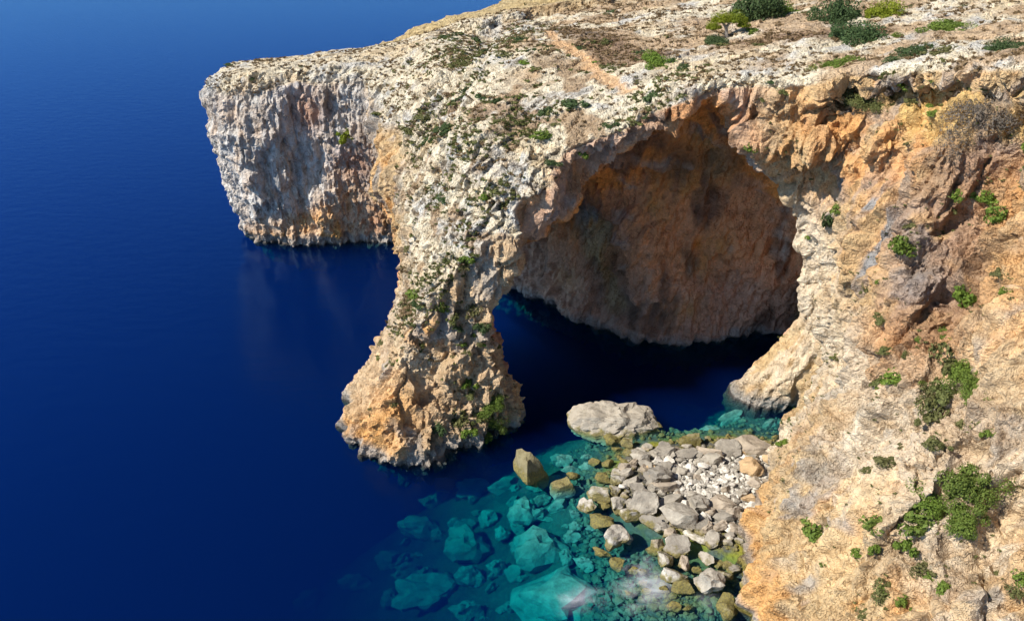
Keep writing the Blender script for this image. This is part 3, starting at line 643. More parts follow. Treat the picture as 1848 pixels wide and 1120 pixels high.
# the great block standing in the pool under the arch
def pool_boulder():
    prof = [(-5.0, 1.2), (-4.2, 2.3), (-2.6, 3.1), (0, 3.3), (2.6, 3.2), (3.7, 2.6), (4.6, 1.1)]
    bm = bmesh.new(); bmesh.ops.create_icosphere(bm, subdivisions=5, radius=1)
    v = np.array([q.co for q in bm.verts]); f = np.array([[a.index for a in t.verts] for t in bm.faces]); bm.free()
    g = np.random.default_rng(21)
    for n, h in [((0, 0, 1), .55), ((-.5, -.1, .85), .72), ((.75, -.2, .6), .70), ((.1, -.8, .55), .62), ((-.35, -.85, .3), .68), ((.5, -.85, .1), .70), ((-.9, .0, .35), .86), ((0, .9, .3), .7), ((.9, .3, 0), .84)]:
        n = np.array(n)/np.linalg.norm(n); d = v @ n - h; v = v - np.where(d > 0, d, 0)[:, None]*n
    v = v*np.array([5.0, 2.8, 2.1])
    p = v.astype(np.float32); a, b, c, t = worley(p, (1.7, 1.7, 1.3), 9); v = v + (v/np.linalg.norm(v, axis=1, keepdims=True))*(.3*(c - .5) + .5*t + .35*fbm(p, 1.2, 141, 4) + .16*worley(p, .7, 12)[3])[:, None]
    return mesh_from('pool_boulder', v, f, smooth=False)
me = pool_boulder(); me.materials.append(stone_material('pale_grey_block', (.36, .32, .26, 1), (.36, .32, .26, 1), (.25, .22, .18, 1), .35))
X, Y = atz(1112, 752, .8); o = link('boulder', me, category='boulder', label='largest pale boulder alone in the dark pool under the arch'); o.location = (X, Y, .2); o.rotation_euler = (0, R(3), R(-4))
# beach boulders one by one: photo crop coordinates, size, tone
BB = [(245,405,120,75,'a'),(190,485,78,78,'a'),(340,665,112,140,'a'),(415,655,52,70,'g'),(265,740,80,42,'y'),(350,805,70,60,'y'),(330,115,80,60,'y'),(400,120,62,52,'a'),(775,120,105,72,'y'),
 (1110,145,215,88,'t'),(985,165,130,90,'g'),(865,185,130,72,'t'),(1110,265,92,105,'o'),(1205,215,62,62,'o'),(1262,205,42,62,'t'),(690,550,175,150,'g'),(505,475,135,125,'g'),(580,310,112,92,'g'),(345,330,85,72,'a'),
 (428,345,80,60,'g'),(630,190,112,82,'g'),(560,178,52,62,'g'),(480,215,92,82,'g'),(410,265,72,62,'t'),(740,188,112,62,'g'),(890,225,92,82,'g'),(810,470,88,92,'g'),(950,470,135,82,'t'),(960,545,92,62,'g'),
 (1020,510,82,72,'t'),(1080,525,62,52,'t'),(830,585,78,74,'g'),(892,670,72,94,'g'),(970,685,62,46,'g'),(790,660,104,46,'w'),(712,715,124,104,'g'),(615,772,76,142,'a'),(720,795,52,86,'t'),(640,868,138,92,'a'),
 (740,935,112,82,'y'),(865,910,118,122,'g'),(860,770,72,66,'g'),(920,805,46,56,'y'),(945,870,82,66,'a'),(1010,835,56,46,'g'),(970,810,42,36,'g'),(800,835,56,42,'y'),(590,685,72,62,'t'),(652,680,62,62,'w'),
 (640,632,72,52,'t'),(955,998,78,88,'y'),(980,1072,92,92,'y'),(275,475,52,52,'y'),(268,562,108,80,'y'),(360,480,85,85,'a'),(405,535,104,74,'a'),(272,325,74,62,'y'),(338,398,60,82,'a'),(660,452,132,62,'g'),
 (610,372,132,72,'t'),(462,382,62,62,'g'),(1130,350,72,62,'t'),(560,567,104,72,'g'),(600,602,72,58,'g'),(520,150,46,36,'g'),(415,180,42,34,'a'),(350,160,50,28,'y'),(302,245,52,46,'y'),(400,235,60,36,'y'),
 (110,310,60,40,'y'),(60,230,90,90,'s'),(185,200,70,46,'s'),(60,315,110,60,'s'),(95,640,100,90,'s'),(75,755,80,90,'s'),(230,230,50,40,'y'),(500,910,40,28,'y'),(525,955,46,32,'y'),(420,965,36,26,'y'),(660,1030,70,50,'y'),(745,1050,44,30,'y'),(620,940,50,46,'y'),(440,830,46,40,'y'),(490,835,44,40,'y'),(550,720,70,50,'y'),(590,720,50,44,'y')]
SPECIAL = {0: 'square white block with an algae skirt at the left edge of the stones', 1: 'rounded white rock in the water below the square white block', 2: 'tall grey and yellow boulder standing in foam left of the beach stones', 9: 'long flat tan slab at the far edge of the beach beside the cliff',
 12: 'orange upright block among white pebbles near the cliff', 15: 'big dark grey flat-faced slab in the middle of the beach stones', 16: 'broad grey boulder left of the big dark slab', 17: 'pointed grey boulder at the top left of the white pebbles', 27: 'wide tan rock lying at the lower edge of the white pebbles',
 35: 'rough dark grey boulder in the lower beach above the long white stones', 36: 'long upright whitish stone on the lower beach', 38: 'pale slab-like oval stone leaning at the foam edge', 39: 'yellow-green algae wedge rock beside the foam', 40: 'large triangular grey boulder at the lower end of the beach', 8: 'yellow ochre rock alone in the shallows behind the beach'}
for i, (cx, cyy, bw, bh, k) in enumerate(BB):
    px, py = 1000 + .3214*cx, 760 + .3214*(cyy + .22*bh)
    size_ = 'large' if bw > 105 else 'mid-sized' if bw > 65 else 'small'
    lab = SPECIAL.get(i) or size_ + ' ' + {'g': 'grey angular boulder', 'a': 'pale algae-footed boulder', 'y': 'yellow-green algae rock', 't': 'tan boulder', 'w': 'whitish boulder', 'o': 'orange block', 's': 'sunken grey stone'}[k] + ' ' + where(px, py)
    place_stone(px, py, bw*.3214, bh*.3214, k, lab, None if i in SPECIAL else {'g': 'grey boulders on the beach', 'a': 'algae-footed boulders', 'y': 'algae-covered rocks', 't': 'tan boulders on the beach', 'w': 'whitish boulders on the beach', 'o': 'orange blocks', 's': 'sunken stones by the beach'}[k], floor=-99 if k == 's' else -.35 if k == 'y' else -.12, grow=1.12)
# medium stones filling the beach, each its own object
poly = [(1110, 850), (1150, 815), (1200, 805), (1290, 805), (1400, 812), (1425, 830), (1400, 880), (1365, 935), (1345, 990), (1300, 985), (1230, 960), (1180, 950), (1130, 920)]
n_med = 0
while n_med < 170:
    px, py = rnd.uniform(1095, 1430), rnd.uniform(800, 1000)
    if not in_poly(px, py, poly): continue
    white = math.exp(-((px - 1310)/70)**2 - ((py - 868)/38)**2)
    k = rnd.choices(['g', 't', 'w', 'o'], [1 - .7*white, .5, .15 + 2.2*white, .08])[0]; sz = rnd.uniform(9, 20)*(1 - .3*white)
    place_stone(px, py, sz*rnd.uniform(.9, 1.4), sz, k, ('broad ' if sz > 14 else 'little ') + {'g': 'grey stone', 't': 'tan stone', 'w': 'white cobble', 'o': 'orange stone'}[k] + ' packed between boulders ' + where(px, py),
                {'g': 'small grey beach stones', 't': 'small tan beach stones', 'w': 'white cobbles', 'o': 'small orange stones'}[k], name='stone', sink=.12); n_med += 1
# the pebble bed: uncountable, one mesh
def scatter_mesh(name, items, srcs):
    """items: (x, y, z, sx, sy, sz, rz, source index)"""
    vs, fs, off = [], [], 0
    for X, Y, Z, a, b, c, rz, k in items:
        v, f = srcs[k]; ca, sa = math.cos(rz), math.sin(rz); u = v*np.array([a, b, c])
        u = np.stack([u[:, 0]*ca - u[:, 1]*sa + X, u[:, 0]*sa + u[:, 1]*ca + Y, u[:, 2] + Z], 1); vs.append(u); fs.append(f + off); off += len(v)
    return mesh_from(name, np.concatenate(vs), np.concatenate(fs), smooth=False)
def stone_src(seed):
    me = stone_mesh('tmp', seed, sub=1, planes=6, rough=.1); v = np.array([q.co for q in me.vertices]); f = np.array([list(p.vertices) for p in me.polygons]); bpy.data.meshes.remove(me); return v, f
srcs = [stone_src(300 + i) for i in range(8)]
def bed_items(n, poly, lo, hi, wet=False, zoff=0.0):
    out = []; P = list(poly); mn, mx = np.min(P, 0), np.max(P, 0)
    while len(out) < n:
        px, py = rnd.uniform(mn[0], mx[0]), rnd.uniform(mn[1], mx[1])
        if not in_poly(px, py, P): continue
        X, Y, Z = to_bed(px, py); s = lo + (hi - lo)*rnd.random()**2.2
        out.append((X, Y, Z - .12*s + zoff*rnd.random(), s*rnd.uniform(.8, 1.4), s, s*rnd.uniform(.5, .9), rnd.uniform(0, 6.3), rnd.randrange(8)))
    return out
peb = scatter_mesh('pebbles', bed_items(2000, [(1190, 830), (1260, 812), (1400, 818), (1430, 835), (1395, 890), (1345, 930), (1280, 915), (1215, 890)], .12, .6), srcs)
M = Mat('pebble'); g = M.n('NewGeometry'); M.put(M.b.inputs['Base Color'], M.mix(g.outputs['Random Per Island'], (.22, .20, .17, 1), (.56, .52, .45, 1))); M.b.inputs['Roughness'].default_value = .9
link('pebbles', peb, M.m, kind='stuff', label='bed of small white and cream pebbles on the beach')
rub = scatter_mesh('rubble', bed_items(1100, [(1110, 850), (1150, 812), (1200, 805), (1420, 805), (1430, 840), (1360, 960), (1340, 1000), (1280, 985), (1180, 945), (1120, 915)], .15, .6), srcs); rub.materials.append(ST['g'])
link('rubble', rub, None, kind='stuff', label='grey rubble packed between the beach boulders')
srb = scatter_mesh('shingle', bed_items(1600, [(990, 830), (1060, 800), (1180, 780), (1330, 735), (1470, 745), (1440, 800), (1150, 800), (1090, 880), (1100, 960), (1200, 1010), (1330, 1040), (1350, 1120), (1050, 1120), (1040, 1000), (1030, 900)], .2, .8, zoff=0), srcs); srb.materials.append(ST['d'])
link('shingle', srb, None, kind='stuff', label='stones lying under the clear shallow water round the beach')
# sunken boulders seen through the water
SB = [(760,950,100,62),(835,978,105,75),(855,888,62,46),(905,872,62,32),(940,928,72,60),(968,985,125,95),(880,932,42,36),(850,1038,62,52),(775,1078,112,80),(645,1050,78,46),(560,1082,72,58),(850,1102,72,50),(700,1005,60,40),
 (700,1082,46,40),(620,1000,50,40),(1020,1005,32,40),(905,962,36,30),(1000,870,40,26),(1030,850,42,26),(1060,838,40,24),(1045,880,40,28),(1005,830,36,22),(780,905,50,32),(740,1030,50,34),(930,1030,50,36),(660,960,56,50),(500,1010,66,46),(980,905,36,26),
 (520,960,50,36),(1250,745,60,26),(1320,752,54,24),(1390,760,60,26),(1200,785,40,20),(1150,790,36,18),(1280,770,44,20),(1420,745,50,24)]
SBL = {0: 'long sunken boulder lying diagonally, clear teal under water', 1: 'large domed sunken boulder below the long diagonal one', 5: 'widest teal sunken boulder left of the beach shallows', 8: 'big sunken boulder dim blue near the bottom edge', 9: 'dim striped sunken boulder at the lower left of the reef', 10: 'faintest deep blue sunken boulder at the lower left', 2: 'rounded sunken boulder just below the foot of the arch leg'}
for i, (px, py, bw, bh) in enumerate(SB):
    place_stone(px, py + .25*bh, bw, bh, 's', SBL.get(i, 'teal sunken boulder in the shallows behind the beach' if px > 1100 else 'blue-green sunken boulder on the reef left of the beach'), None if i in SBL else ('sunken boulders behind the beach' if px > 1100 else 'sunken boulders on the reef'), sink=.2, tall=.85)
rs = random.Random(31); n_s = 0
while n_s < 55:
    px, py = rs.uniform(720, 1090), rs.uniform(850, 1118)
    if not in_poly(px, py, [(760, 880), (920, 850), (1090, 850), (1090, 1000), (1060, 1118), (640, 1118), (690, 980)]): continue
    bw = rs.uniform(16, 46)
    place_stone(px, py, bw, bw*rs.uniform(.55, .85), 's', ('broad' if bw > 32 else 'little') + ' teal sunken rock on the reef, ' + ('upper ' if py < 950 else 'middle ' if py < 1040 else 'lower ') + ('left' if px < 830 else 'centre' if px < 960 else 'right') + ' part', 'small sunken rocks on the reef', sink=.2, tall=.8); n_s += 1
place_stone(1000, 1085, 140, 120, 't', 'broadest rock just under the surface at the bottom edge', None, sink=.0, tall=.4, big=SHAPES['s'][1]).location.z = -4.6
place_stone(960, 872, 60, 52, 'y', 'yellow-topped angular rock rising from the water right of the leg', None, sink=.05, tall=.9, rz=-.7, floor=-1.0)
place_stone(1010, 902, 42, 32, 'a', 'small pale rock tip breaking the surface left of the beach', None, sink=-.1, tall=1.0)
print('stones', round(time.time() - T0, 1))

# ------------------------------------------------------------------ plants
BVH = BVHTree.FromPolygons([tuple(p) for p in rv.tolist()], rq.tolist(), epsilon=0)
EYE = Vector((0, 0, CAM_H))
def ground(px, py):
    h = BVH.ray_cast(EYE, Vector(pray(px, py)).normalized()); return h[0], h[1]
def leaf_cloud(n, size, shape, seed, lumps=7, flatten=.7):
    """many leaf-sized faces on overlapping sprays in a dome; unit radius, base at z = 0"""
    g = np.random.default_rng(seed)
    lc = g.normal(size=(lumps, 3)); lc /= np.linalg.norm(lc, axis=1, keepdims=True); lc *= g.uniform(.2, .85, (lumps, 1)); lc[:, 2] = np.abs(lc[:, 2])*.75; lr = g.uniform(.16, .46, lumps)*(1.15 - .5*np.hypot(lc[:, 0], lc[:, 1]))
    k = g.integers(0, lumps, n); d = g.normal(size=(n, 3)); d /= np.linalg.norm(d, axis=1, keepdims=True)
    p = lc[k] + d*(lr[k]*g.uniform(.55, 1.08, n)**.6)[:, None]; p[:, 2] = np.abs(p[:, 2]); p *= np.array([1, 1, flatten])
    nrm = d + .55*g.normal(size=(n, 3)); nrm /= np.linalg.norm(nrm, axis=1, keepdims=True)
    t = np.cross(nrm, g.normal(size=(n, 3))); t /= np.linalg.norm(t, axis=1, keepdims=True); b = np.cross(nrm, t)
    s = size*g.uniform(.6, 1.3, (n, 1)); w = .5*shape
    v = np.stack([p - t*s, p + b*s*w, p + t*s + nrm*s*.25, p - b*s*w], 1).reshape(-1, 3)
    return v, np.arange(4*n).reshape(-1, 4)
def leaf_material(name, c0, c1, c2):
    M = Mat(name); g = M.n('NewGeometry'); oi = M.n('ObjectInfo')
    col = M.mix(g.outputs['Random Per Island'], c0, c1); col = M.mix(M.math('MULTIPLY', oi.outputs['Random'], .7), col, c2)
    M.put(M.b.inputs['Base Color'], col); M.b.inputs['Roughness'].default_value = .7; M.b.inputs['Specular IOR Level'].default_value = .2
    tl = M.n('BsdfTranslucent'); M.put(tl.inputs[0], col); mx = M.n('MixShader'); mx.inputs[0].default_value = .25; M.put(mx.inputs[1], M.b); M.put(mx.inputs[2], tl); M.put(M.out.inputs[0], mx); return M.m
LEAF = {'dark': leaf_material('dark_leaf', (.035, .07, .025, 1), (.08, .125, .045, 1), (.07, .095, .035, 1)), 'green': leaf_material('green_leaf', (.085, .15, .02, 1), (.19, .27, .04, 1), (.12, .15, .035, 1)),
        'olive': leaf_material('olive_leaf', (.085, .10, .03, 1), (.16, .17, .055, 1), (.13, .115, .05, 1)), 'yellow': leaf_material('yellow_green_leaf', (.17, .21, .01, 1), (.28, .30, .03, 1), (.13, .18, .02, 1)),
        'grey': leaf_material('dry_twig', (.13, .10, .085, 1), (.21, .17, .14, 1), (.12, .11, .08, 1)), 'brown': leaf_material('dry_leaf', (.16, .105, .055, 1), (.25, .17, .09, 1), (.13, .10, .05, 1))}
BUSH = {k: [] for k in LEAF}
for k in LEAF:
    for i in range(5):
        me = mesh_from('bush_' + k, *leaf_cloud(300 if i < 3 else 700, .15 if i < 3 else .105, 1.1 if k != 'grey' else .35, 50 + i*7 + ord(k[0]), 6 + i, .62 + .05*i)); me.materials.append(LEAF[k]); BUSH[k].append(me)
BIG = {k: [] for k in LEAF}
for k in ('dark', 'green', 'yellow', 'grey', 'olive'):
    for i in range(2):
        me = mesh_from('big_bush_' + k, *leaf_cloud(6500, .036, 1.0 if k != 'grey' else .5, 150 + i + ord(k[0]), 22, .7)); me.materials.append(LEAF[k]); BIG[k].append(me)
def plant(px, py, wpx, k, label, group=None, name='shrub', tall=1.0, big=False, at=None, cat='shrub', lean=0.5):
    if at is None:
        p, n = ground(px, py)
        if p is None: return None
    else: p, n = at
    r = wpx*.62*MPP(p.x, p.y, p.z)
    o = bpy.data.objects.new(name, rnd.choice(BIG[k] if big else (BUSH[k][3:] if wpx > 22 else BUSH[k]))); COL.objects.link(o)
    up = (Vector((0, 0, 1)) + n*lean).normalized(); q = up.to_track_quat('Z', 'Y'); o.rotation_mode = 'QUATERNION'
    from mathutils import Quaternion
    o.rotation_quaternion = q @ Quaternion((0, 0, 1), rnd.uniform(0, 6.3)); o.location = p - n*.12*r; o.scale = (r*rnd.uniform(.75, 1.35), r*rnd.uniform(.75, 1.35), r*tall*rnd.uniform(.8, 1.2))
    o['label'] = label; o['category'] = cat
    if group: o['group'] = group
    return o
# named plants, one by one
NP = [(1365,32,88,'dark','broad dark green bush at the top edge, leftmost of the large bushes',1.0,1),(1408,24,64,'green','brighter green bush adjoining the broad dark one at the top edge',.9,1),
 (1512,36,92,'dark','largest dark green bush at the top edge of the plateau',1.1,1),(1592,26,62,'yellow','yellow-green rounded bush right of the largest dark bush',.9,1),(1552,70,76,'dark','dark round bush standing below the yellow-green one on the plateau',1.0,1),
 (1190,118,52,'green','isolated mid-green bush on the plateau above the cave mouth',.9,1),(1208,112,26,'dark','small dark bush touching the isolated green bush above the cave',.8,0),(1160,96,20,'dark','small dark bush just left of the isolated green bush',.8,0),
 (1705,50,66,'green','low spreading bright green bush right of the large bushes',.45,1),(1495,118,78,'green','long low green bush on the rim of the right cliff',.4,1),(1650,96,64,'dark','dark low bush behind the rim of the right cliff',.5,1),(1692,94,36,'olive','olive cushion right of the dark low bush on the rim',.6,0),
 (1815,88,58,'dark','dark bush at the right edge of the plateau',.7,1),(1620,66,24,'green','small fresh green bush beside the dark round bush',.8,0),(1360,58,22,'green','thin young green shrub on bare ground between tree and bushes',1.2,0),(1372,82,22,'olive','small olive cushion on the bare pinkish ground',.6,0),
 (1768,222,135,'grey','huge dry grey-brown shrub hanging on the right cliff ledge',.75,1),(1568,182,62,'olive','olive shrub in the recess under the cliff rim',.6,1),(1566,160,24,'grey','grey-green shrub tucked under the rim overhang',.8,0),(1606,162,26,'grey','second grey-green shrub under the rim overhang, right of the first',.8,0),
 (1682,200,36,'green','bright green mat on the ledge left of the dry grey shrub',.4,0),(1535,200,30,'grey','small grey shrub on the ledge under the rim',.7,0),(1528,184,30,'olive','olive tuft on the ledge under the rim',.7,0),(1640,185,28,'olive','olive tuft below the yellow recess',.6,0),
 (1848,265,40,'green','green shrub at the right edge of the cliff',1.0,0),(626,244,34,'yellow','bright lime shrub where the headland meets the arch',1.1,0),(984,206,24,'dark','dark upright shrub on the pale slope above the arch lip',1.2,0),(978,246,30,'green','green and dark shrub pair on the slope above the arch lip',.9,0),
 (873,358,16,'green','single bright green cushion on the pale lower slope',1.0,0),(1051,280,20,'green','green tuft hanging at the arch lip',1.3,0),(1497,400,24,'dark','dark green trailing shrub on the inner edge of the right cliff',2.0,0),(1512,380,22,'green','green shrub beside the dark trailing one on the right cliff',.8,0),
 (1625,452,32,'green','green shrub on the orange face of the right cliff',1.2,0),(1742,540,32,'green','tall narrow green shrub in the brown gully of the right cliff',1.9,0),(1772,360,30,'green','green shrub high in the gully of the right cliff',1.1,0),(1797,392,34,'green','green shrub just below the high gully shrub',.9,0),
 (1748,668,58,'green','large bright bush cluster on the right cliff, upper lobe',1.1,1),(1712,655,44,'olive','darker bush left of the large bright cliff bush',1.1,0),(1745,705,60,'green','lower lobe of the large bright bush on the right cliff',.9,1),(1708,712,42,'olive','olive bush under the large bright cliff bush',1.0,0),
 (1675,750,44,'olive','olive bush alone below the cliff bush cluster',.9,0),(1738,765,40,'olive','grey-olive bush on bare rock right of the olive one',.7,0),(1786,782,26,'green','small green bush at the far right of mid cliff',1.0,0),(1692,805,24,'olive','small olive tuft in the middle of the cliff face',1.0,0),(1592,835,28,'olive','olive tuft on the white face of the cliff',.8,0),
 (1678,912,54,'green','upper left lobe of the large green mat low on the cliff',1.2,1),(1655,950,40,'green','left trailing part of the green mat low on the cliff',1.3,0),(1765,885,74,'green','biggest green bush low on the right cliff',1.1,1),(1738,935,58,'green','green bush below the biggest one low on the cliff',1.0,1),(1642,985,28,'green','narrow green tail hanging below the green mat',1.8,0),
 (1470,962,36,'green','green cushion on the cliff foot left of the mat',1.0,0),(1577,948,40,'green','green cushion halfway between cushion and mat on the cliff foot',.8,0),(1572,990,22,'green','upright green tuft under the halfway cushion',1.5,0),(1548,1000,22,'green','small green tuft low on the cliff foot',.9,0),
 (1695,1062,32,'green','green bush near the bottom edge under the mat',1.4,0),(1634,1084,26,'green','round green bush at the bottom edge of the cliff',1.0,0),(1670,1030,24,'olive','olive bush above the bottom-edge bush',1.0,0),(1598,1070,24,'olive','olive tuft at the bottom of the cliff',.8,0),(1842,1045,26,'green','green bush at the bottom right corner of the cliff',.9,0),(1832,1068,24,'olive','olive bush under the corner green bush',1.0,0),
 (885,735,44,'green','leafy green bush on the right flank of the leg, upper',1.3,1),(890,770,50,'green','largest leafy green bush on the right flank of the leg',1.3,1),(850,690,28,'green','green bush highest on the lower flank of the leg',1.3,0),(848,712,24,'olive','olive bush under the highest green bush on the leg',1.1,0),(822,760,36,'olive','olive bush in the middle of the leg foot',1.2,0),
 (842,778,32,'green','round green bush beside the olive one on the leg foot',1.0,0),(862,755,28,'olive','olive bush left of the largest leafy bush on the leg',1.0,0),(880,792,22,'green','lowest green bush on the leg, above the dark water',1.0,0),(792,775,26,'dark','dark bush in the shaded gully of the leg foot',.9,0),(872,592,34,'dark','dark bush in the shaded upper gully of the leg',1.2,0),
 (852,565,26,'olive','olive bush on the upper leg ridge',1.0,0),(800,560,26,'green','green tuft on the lit face of the upper leg',1.2,0),(815,580,22,'olive','olive tuft beside the lit-face green tuft on the leg',1.0,0),(835,482,22,'olive','olive tuft on the neck of the leg',1.1,0),(762,620,20,'olive','small tuft on the left ridge of the leg',.8,0)]
for px, py, wp, k, lab, tall, big in NP: plant(px, py, wp*(1.45 if px > 1450 and py > 300 else 1.15), k, lab, tall=tall*(1.45 if big and py < 130 else 1.1), big=bool(big))
# the little leaning tree on the plateau
def tree(px, py):
    p, n = ground(px, py); root = bpy.data.objects.new('tree', None); COL.objects.link(root); root.location = p
    root['label'] = 'small leaning tree with bare grey trunk and flat yellow-green crown'; root['category'] = 'tree'
    bm = bmesh.new()
    def limb(a, b, r0, r1):
        a, b = Vector(a), Vector(b); d = (b - a).normalized(); u = d.orthogonal().normalized(); v = d.cross(u); R0 = []; R1 = []
        for i in range(7):
            t = i/7*6.283; o = u*math.cos(t) + v*math.sin(t); R0.append(bm.verts.new(a + o*r0)); R1.append(bm.verts.new(b + o*r1))
        for i in range(7): bm.faces.new((R0[i], R0[(i+1) % 7], R1[(i+1) % 7], R1[i]))
    limb((0, 0, -.3), (-.2, 0, .9), .22, .17); limb((-.2, 0, .9), (-.9, -.1, 1.8), .17, .10); limb((-.2, 0, .9), (.5, .1, 2.0), .15, .09); limb((.5, .1, 2.0), (1.2, .2, 2.5), .09, .05); limb((-.9, -.1, 1.8), (-1.6, 0, 2.3), .1, .05); limb((-.9, -.1, 1.8), (-.6, .4, 2.6), .08, .04)
    me = bpy.data.meshes.new('trunk'); bm.to_mesh(me); bm.free(); M = Mat('bark'); M.put(M.b.inputs['Base Color'], M.mix(M.noise(M.coords(), 6), (.20, .17, .15, 1), (.38, .34, .30, 1))); M.b.inputs['Roughness'].default_value = .9
    link('trunk', me, M.m, root)
    for c, s in [((.8, .1, 1.5), (1.7, 1.4, 1.9)), ((-.7, 0, 1.5), (1.6, 1.3, 1.8)), ((-1.6, -.2, .8), (1.1, 1.0, 1.5)), ((1.7, .0, 1.0), (1.0, .9, 1.3))]:
        o = link('crown', BIG['yellow'][0], None, root); o.location = c; o.scale = s
tree(1312, 66)
plant(1293, 78, 48, 'dark', 'dark green bush growing under the small leaning tree', big=True, tall=1.0)
# scrub scattered on the slopes: what the photo shows as countless alike cushions, each an object
def rand_surface(n, wt, seed):
    g = np.random.default_rng(seed); tri = rv[rq]; ar = np.linalg.norm(np.cross(tri[:, 2] - tri[:, 0], tri[:, 3] - tri[:, 1]), axis=1); pr_ = ar*wt; pr_ = pr_/pr_.sum()
    f = g.choice(len(rq), n, p=pr_); return rv[rq[f]].mean(1), rn[rq[f, 0]]
def seen(p):
    d = Vector(p) - EYE; h = BVH.ray_cast(EYE, d.normalized()); return h[0] is not None and (h[0] - Vector(p)).length < .7
fT = M_top[rq].mean(1); fW = M_wall[rq].mean(1); fs = M_slope[rq].mean(1); fn = rn[rq].mean(1)
patchn = fbm(fc, 4.5, 151, 3)
bx0, by0 = atz(868, 80, 30.5)
gully = np.exp(-((fc[:, 0] - bx0)**2 + ((fc[:, 1] - by0)*.5)**2)/40)
w_slope = fs*(.3 + sstep(-.12, .3, patchn)) + 3*gully*fT
fpath = path[rq].mean(1)
w_slope = w_slope*(1 - sstep(.1, .5, fpath))
w_top = (1 - sstep(.1, .5, fpath))*fT*(1 - fs)*(.25 + sstep(-.1, .3, patchn))*(fc[:, 1] < 150)
w_wall = (1 - fT)*(1 - fm_c)*sstep(20, 24, fc[:, 0])*sstep(.0, .3, patchn)*(fc[:, 0] < 45)
w_wall = w_wall + 1.6*np.exp(-(((fc - np.array([27.5, 64, 6]))/np.array([4, 6, 5]))**2).sum(1))*(1 - fT)
w_leg = (1 - fT)*(1 - fm_c)*sstep(3, -1, fc[:, 0])*(fc[:, 1] < 86)*(fc[:, 2] > 3)*sstep(-.1, .2, patchn)
def scrub(n, wt, seed, kinds, wts, lo, hi, labels, group, tall):
    P, N = rand_surface(n*4, wt, seed); c = 0
    for p, nn in zip(P, N):
        if c >= n: break
        if not seen(p): continue
        k = rnd.choices(kinds, wts)[0]; v = Vector(p); s = lo + (hi - lo)*rnd.random()**1.8
        dep = p[1]*cP - (p[2] - CAM_H)*sP; qx = 924 + FPX*p[0]/dep; qy = 560 - FPX*(p[1]*sP + (p[2] - CAM_H)*cP)/dep
        pos = ('upper' if qy < 150 else 'middle' if qy < 400 else 'lower') + (' far left' if qx < 760 else ' left' if qx < 900 else ' centre' if qx < 1150 else ' right' if qx < 1550 else ' far right')
        plant(0, 0, s/MPP(*p), k, ('broad ' if s > (lo + hi)/2.4 else 'tiny ') + labels[k] + ', ' + pos, group + ', ' + labels[k].split()[0], 'scrub', tall, at=(v, Vector(nn)), cat='scrub'); c += 1
L1 = {'dark': 'dark green scrub cushion on the pale arch slope', 'green': 'fresh green scrub cushion on the pale arch slope', 'olive': 'olive scrub cushion on the pale arch slope', 'brown': 'dry brown scrub cushion on the pale arch slope'}
L2 = {'dark': 'dark green scrub cushion on the plateau ground', 'olive': 'olive scrub cushion on the plateau ground', 'brown': 'dry brown scrub cushion on the plateau ground', 'grey': 'dry grey scrub cushion on the plateau ground'}
L3 = {'green': 'small green tuft rooted in the right cliff face', 'olive': 'small olive tuft rooted in the right cliff face'}
L4 = {'green': 'small green tuft on the rock of the arch leg', 'olive': 'small olive tuft on the rock of the arch leg'}
scrub(110, w_slope, 1, ['dark', 'green', 'olive', 'brown'], [2.4, .8, 4, 1.6], .6, 2.4, L1, 'scrub on the arch slope', .62)
scrub(90, w_top, 2, ['dark', 'olive', 'brown', 'grey'], [2, 3, 1.5, 1], .7, 2.6, L2, 'scrub on the plateau', .5)
scrub(75, w_wall, 3, ['green', 'olive'], [1.6, 2], .4, 1.6, L3, 'tufts on the right cliff', .9)
scrub(30, w_leg, 4, ['green', 'olive'], [1, 2], .35, 1.1, L4, 'tufts on the leg', .9)
def cover(name, n, wt, seed, k, lo, hi, label):
    P, N = rand_surface(n, wt, seed); vs = []; fs_ = []; off = 0
    base = [leaf_cloud(22, .36, 1.0, 400 + i, 4, .6) for i in range(6)]
    for p, nn in zip(P, N):
        v, f = base[rnd.randrange(6)]; s = rnd.uniform(lo, hi); a = rnd.uniform(0, 6.3); ca, sa = math.cos(a), math.sin(a)
        u = np.stack([v[:, 0]*ca - v[:, 1]*sa, v[:, 0]*sa + v[:, 1]*ca, v[:, 2]*.8], 1)*s + p; vs.append(u); fs_.append(f + off); off += len(v)
    link(name, mesh_from(name, np.concatenate(vs), np.concatenate(fs_)), LEAF[k], kind='stuff', label=label)
cover('low_scrub', 2600, w_slope*(.2 + sstep(0, .3, patchn)), 11, 'olive', .2, .6, 'low olive scrub growing between the rocks of the slope')
cover('dry_grass', 9500, fT*(1 - sstep(.1, .5, fpath))*np.maximum(dry, dry2)[rq].mean(1) + .5*w_top + .25*w_slope, 12, 'brown', .2, .55, 'dry brown scrub and grass on the plateau beside the path')
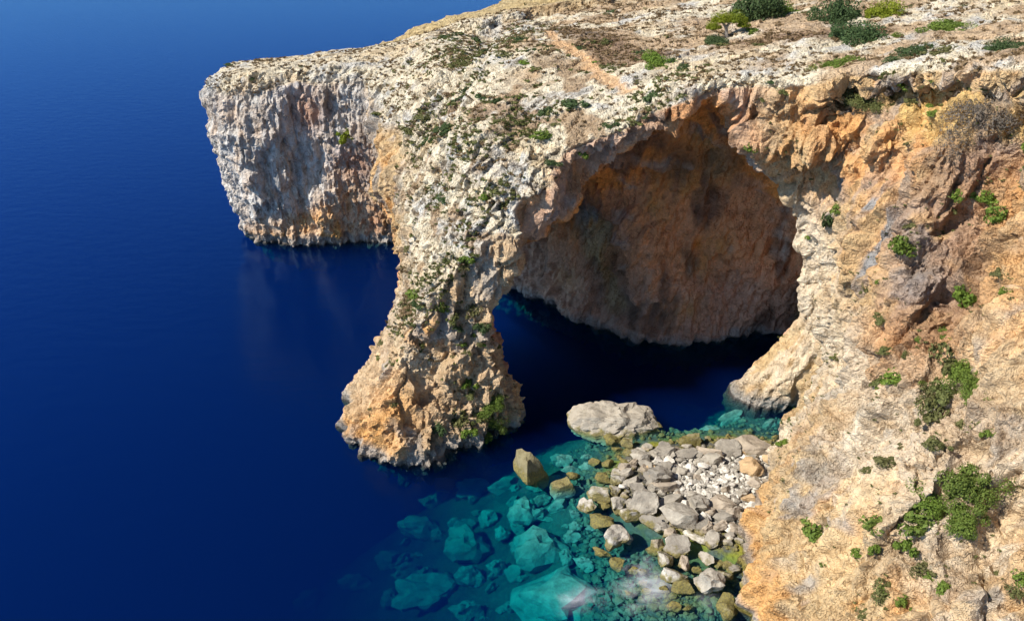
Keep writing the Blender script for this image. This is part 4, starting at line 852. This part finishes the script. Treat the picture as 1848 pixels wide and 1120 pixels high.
cover('cliff_tufts', 1100, w_wall + .8*w_leg, 13, 'olive', .12, .35, 'tiny olive tufts rooted over the cliff faces')
# ------------------------------------------------------------------ foam drifting over the shallows
def foam(pts, seed, label):
    P = [atz(a, b, .03) for a, b in pts]; xs = [q[0] for q in P]; ys = [q[1] for q in P]
    X, Y = np.meshgrid(np.linspace(min(xs) - 1, max(xs) + 1, 60), np.linspace(min(ys) - 1, max(ys) + 1, 60), indexing='ij')
    sd = poly_sdf(X, Y, P); dens = sstep(.4, -1.6, sd); i = np.arange(3600).reshape(60, 60)
    me = mesh_from('sea_foam', np.stack([X.ravel(), Y.ravel(), 0*X.ravel() + .03 + .002*seed], 1), np.stack([i[:-1, :-1].ravel(), i[1:, :-1].ravel(), i[1:, 1:].ravel(), i[:-1, 1:].ravel()], 1))
    set_attr(me, 'dens', dens.ravel(), 'FLOAT'); link('sea_foam', me, FOAM, kind='stuff', label=label)
M = Mat('foam'); c = M.coords(); mp = M.n('Mapping'); M.put(mp.inputs[0], c); mp.inputs['Rotation'].default_value = (0, 0, .5); mp.inputs['Scale'].default_value = (.8, 1.1, 1)
n = M.n('TexNoise', Scale=.55, Detail=3, Roughness=.5, Distortion=.8); M.put(n.inputs['Vector'], mp.outputs[0])
a = M.math('MULTIPLY', M.math('MULTIPLY', M.attr('dens', 'Fac'), M.ramp(n.outputs[0], .40, .75)), .42)
M.put(M.b.inputs['Alpha'], a); M.b.inputs['Base Color'].default_value = (.75, .78, .85, 1); M.b.inputs['Roughness'].default_value = 1; FOAM = M.m
foam([(1120, 1010), (1170, 1000), (1230, 1050), (1210, 1100), (1140, 1110), (1100, 1060)], 1, 'milky white foam swirling in front of the beach stones')
foam([(990, 1075), (1050, 1050), (1110, 1070), (1090, 1100), (1010, 1110)], 2, 'thin milky foam over the brown rock shelf at the bottom edge')
foam([(1255, 1075), (1290, 1065), (1310, 1090), (1280, 1110)], 3, 'small foam patch between the algae rocks at the cliff foot')
print('script', round(time.time() - T0, 1))
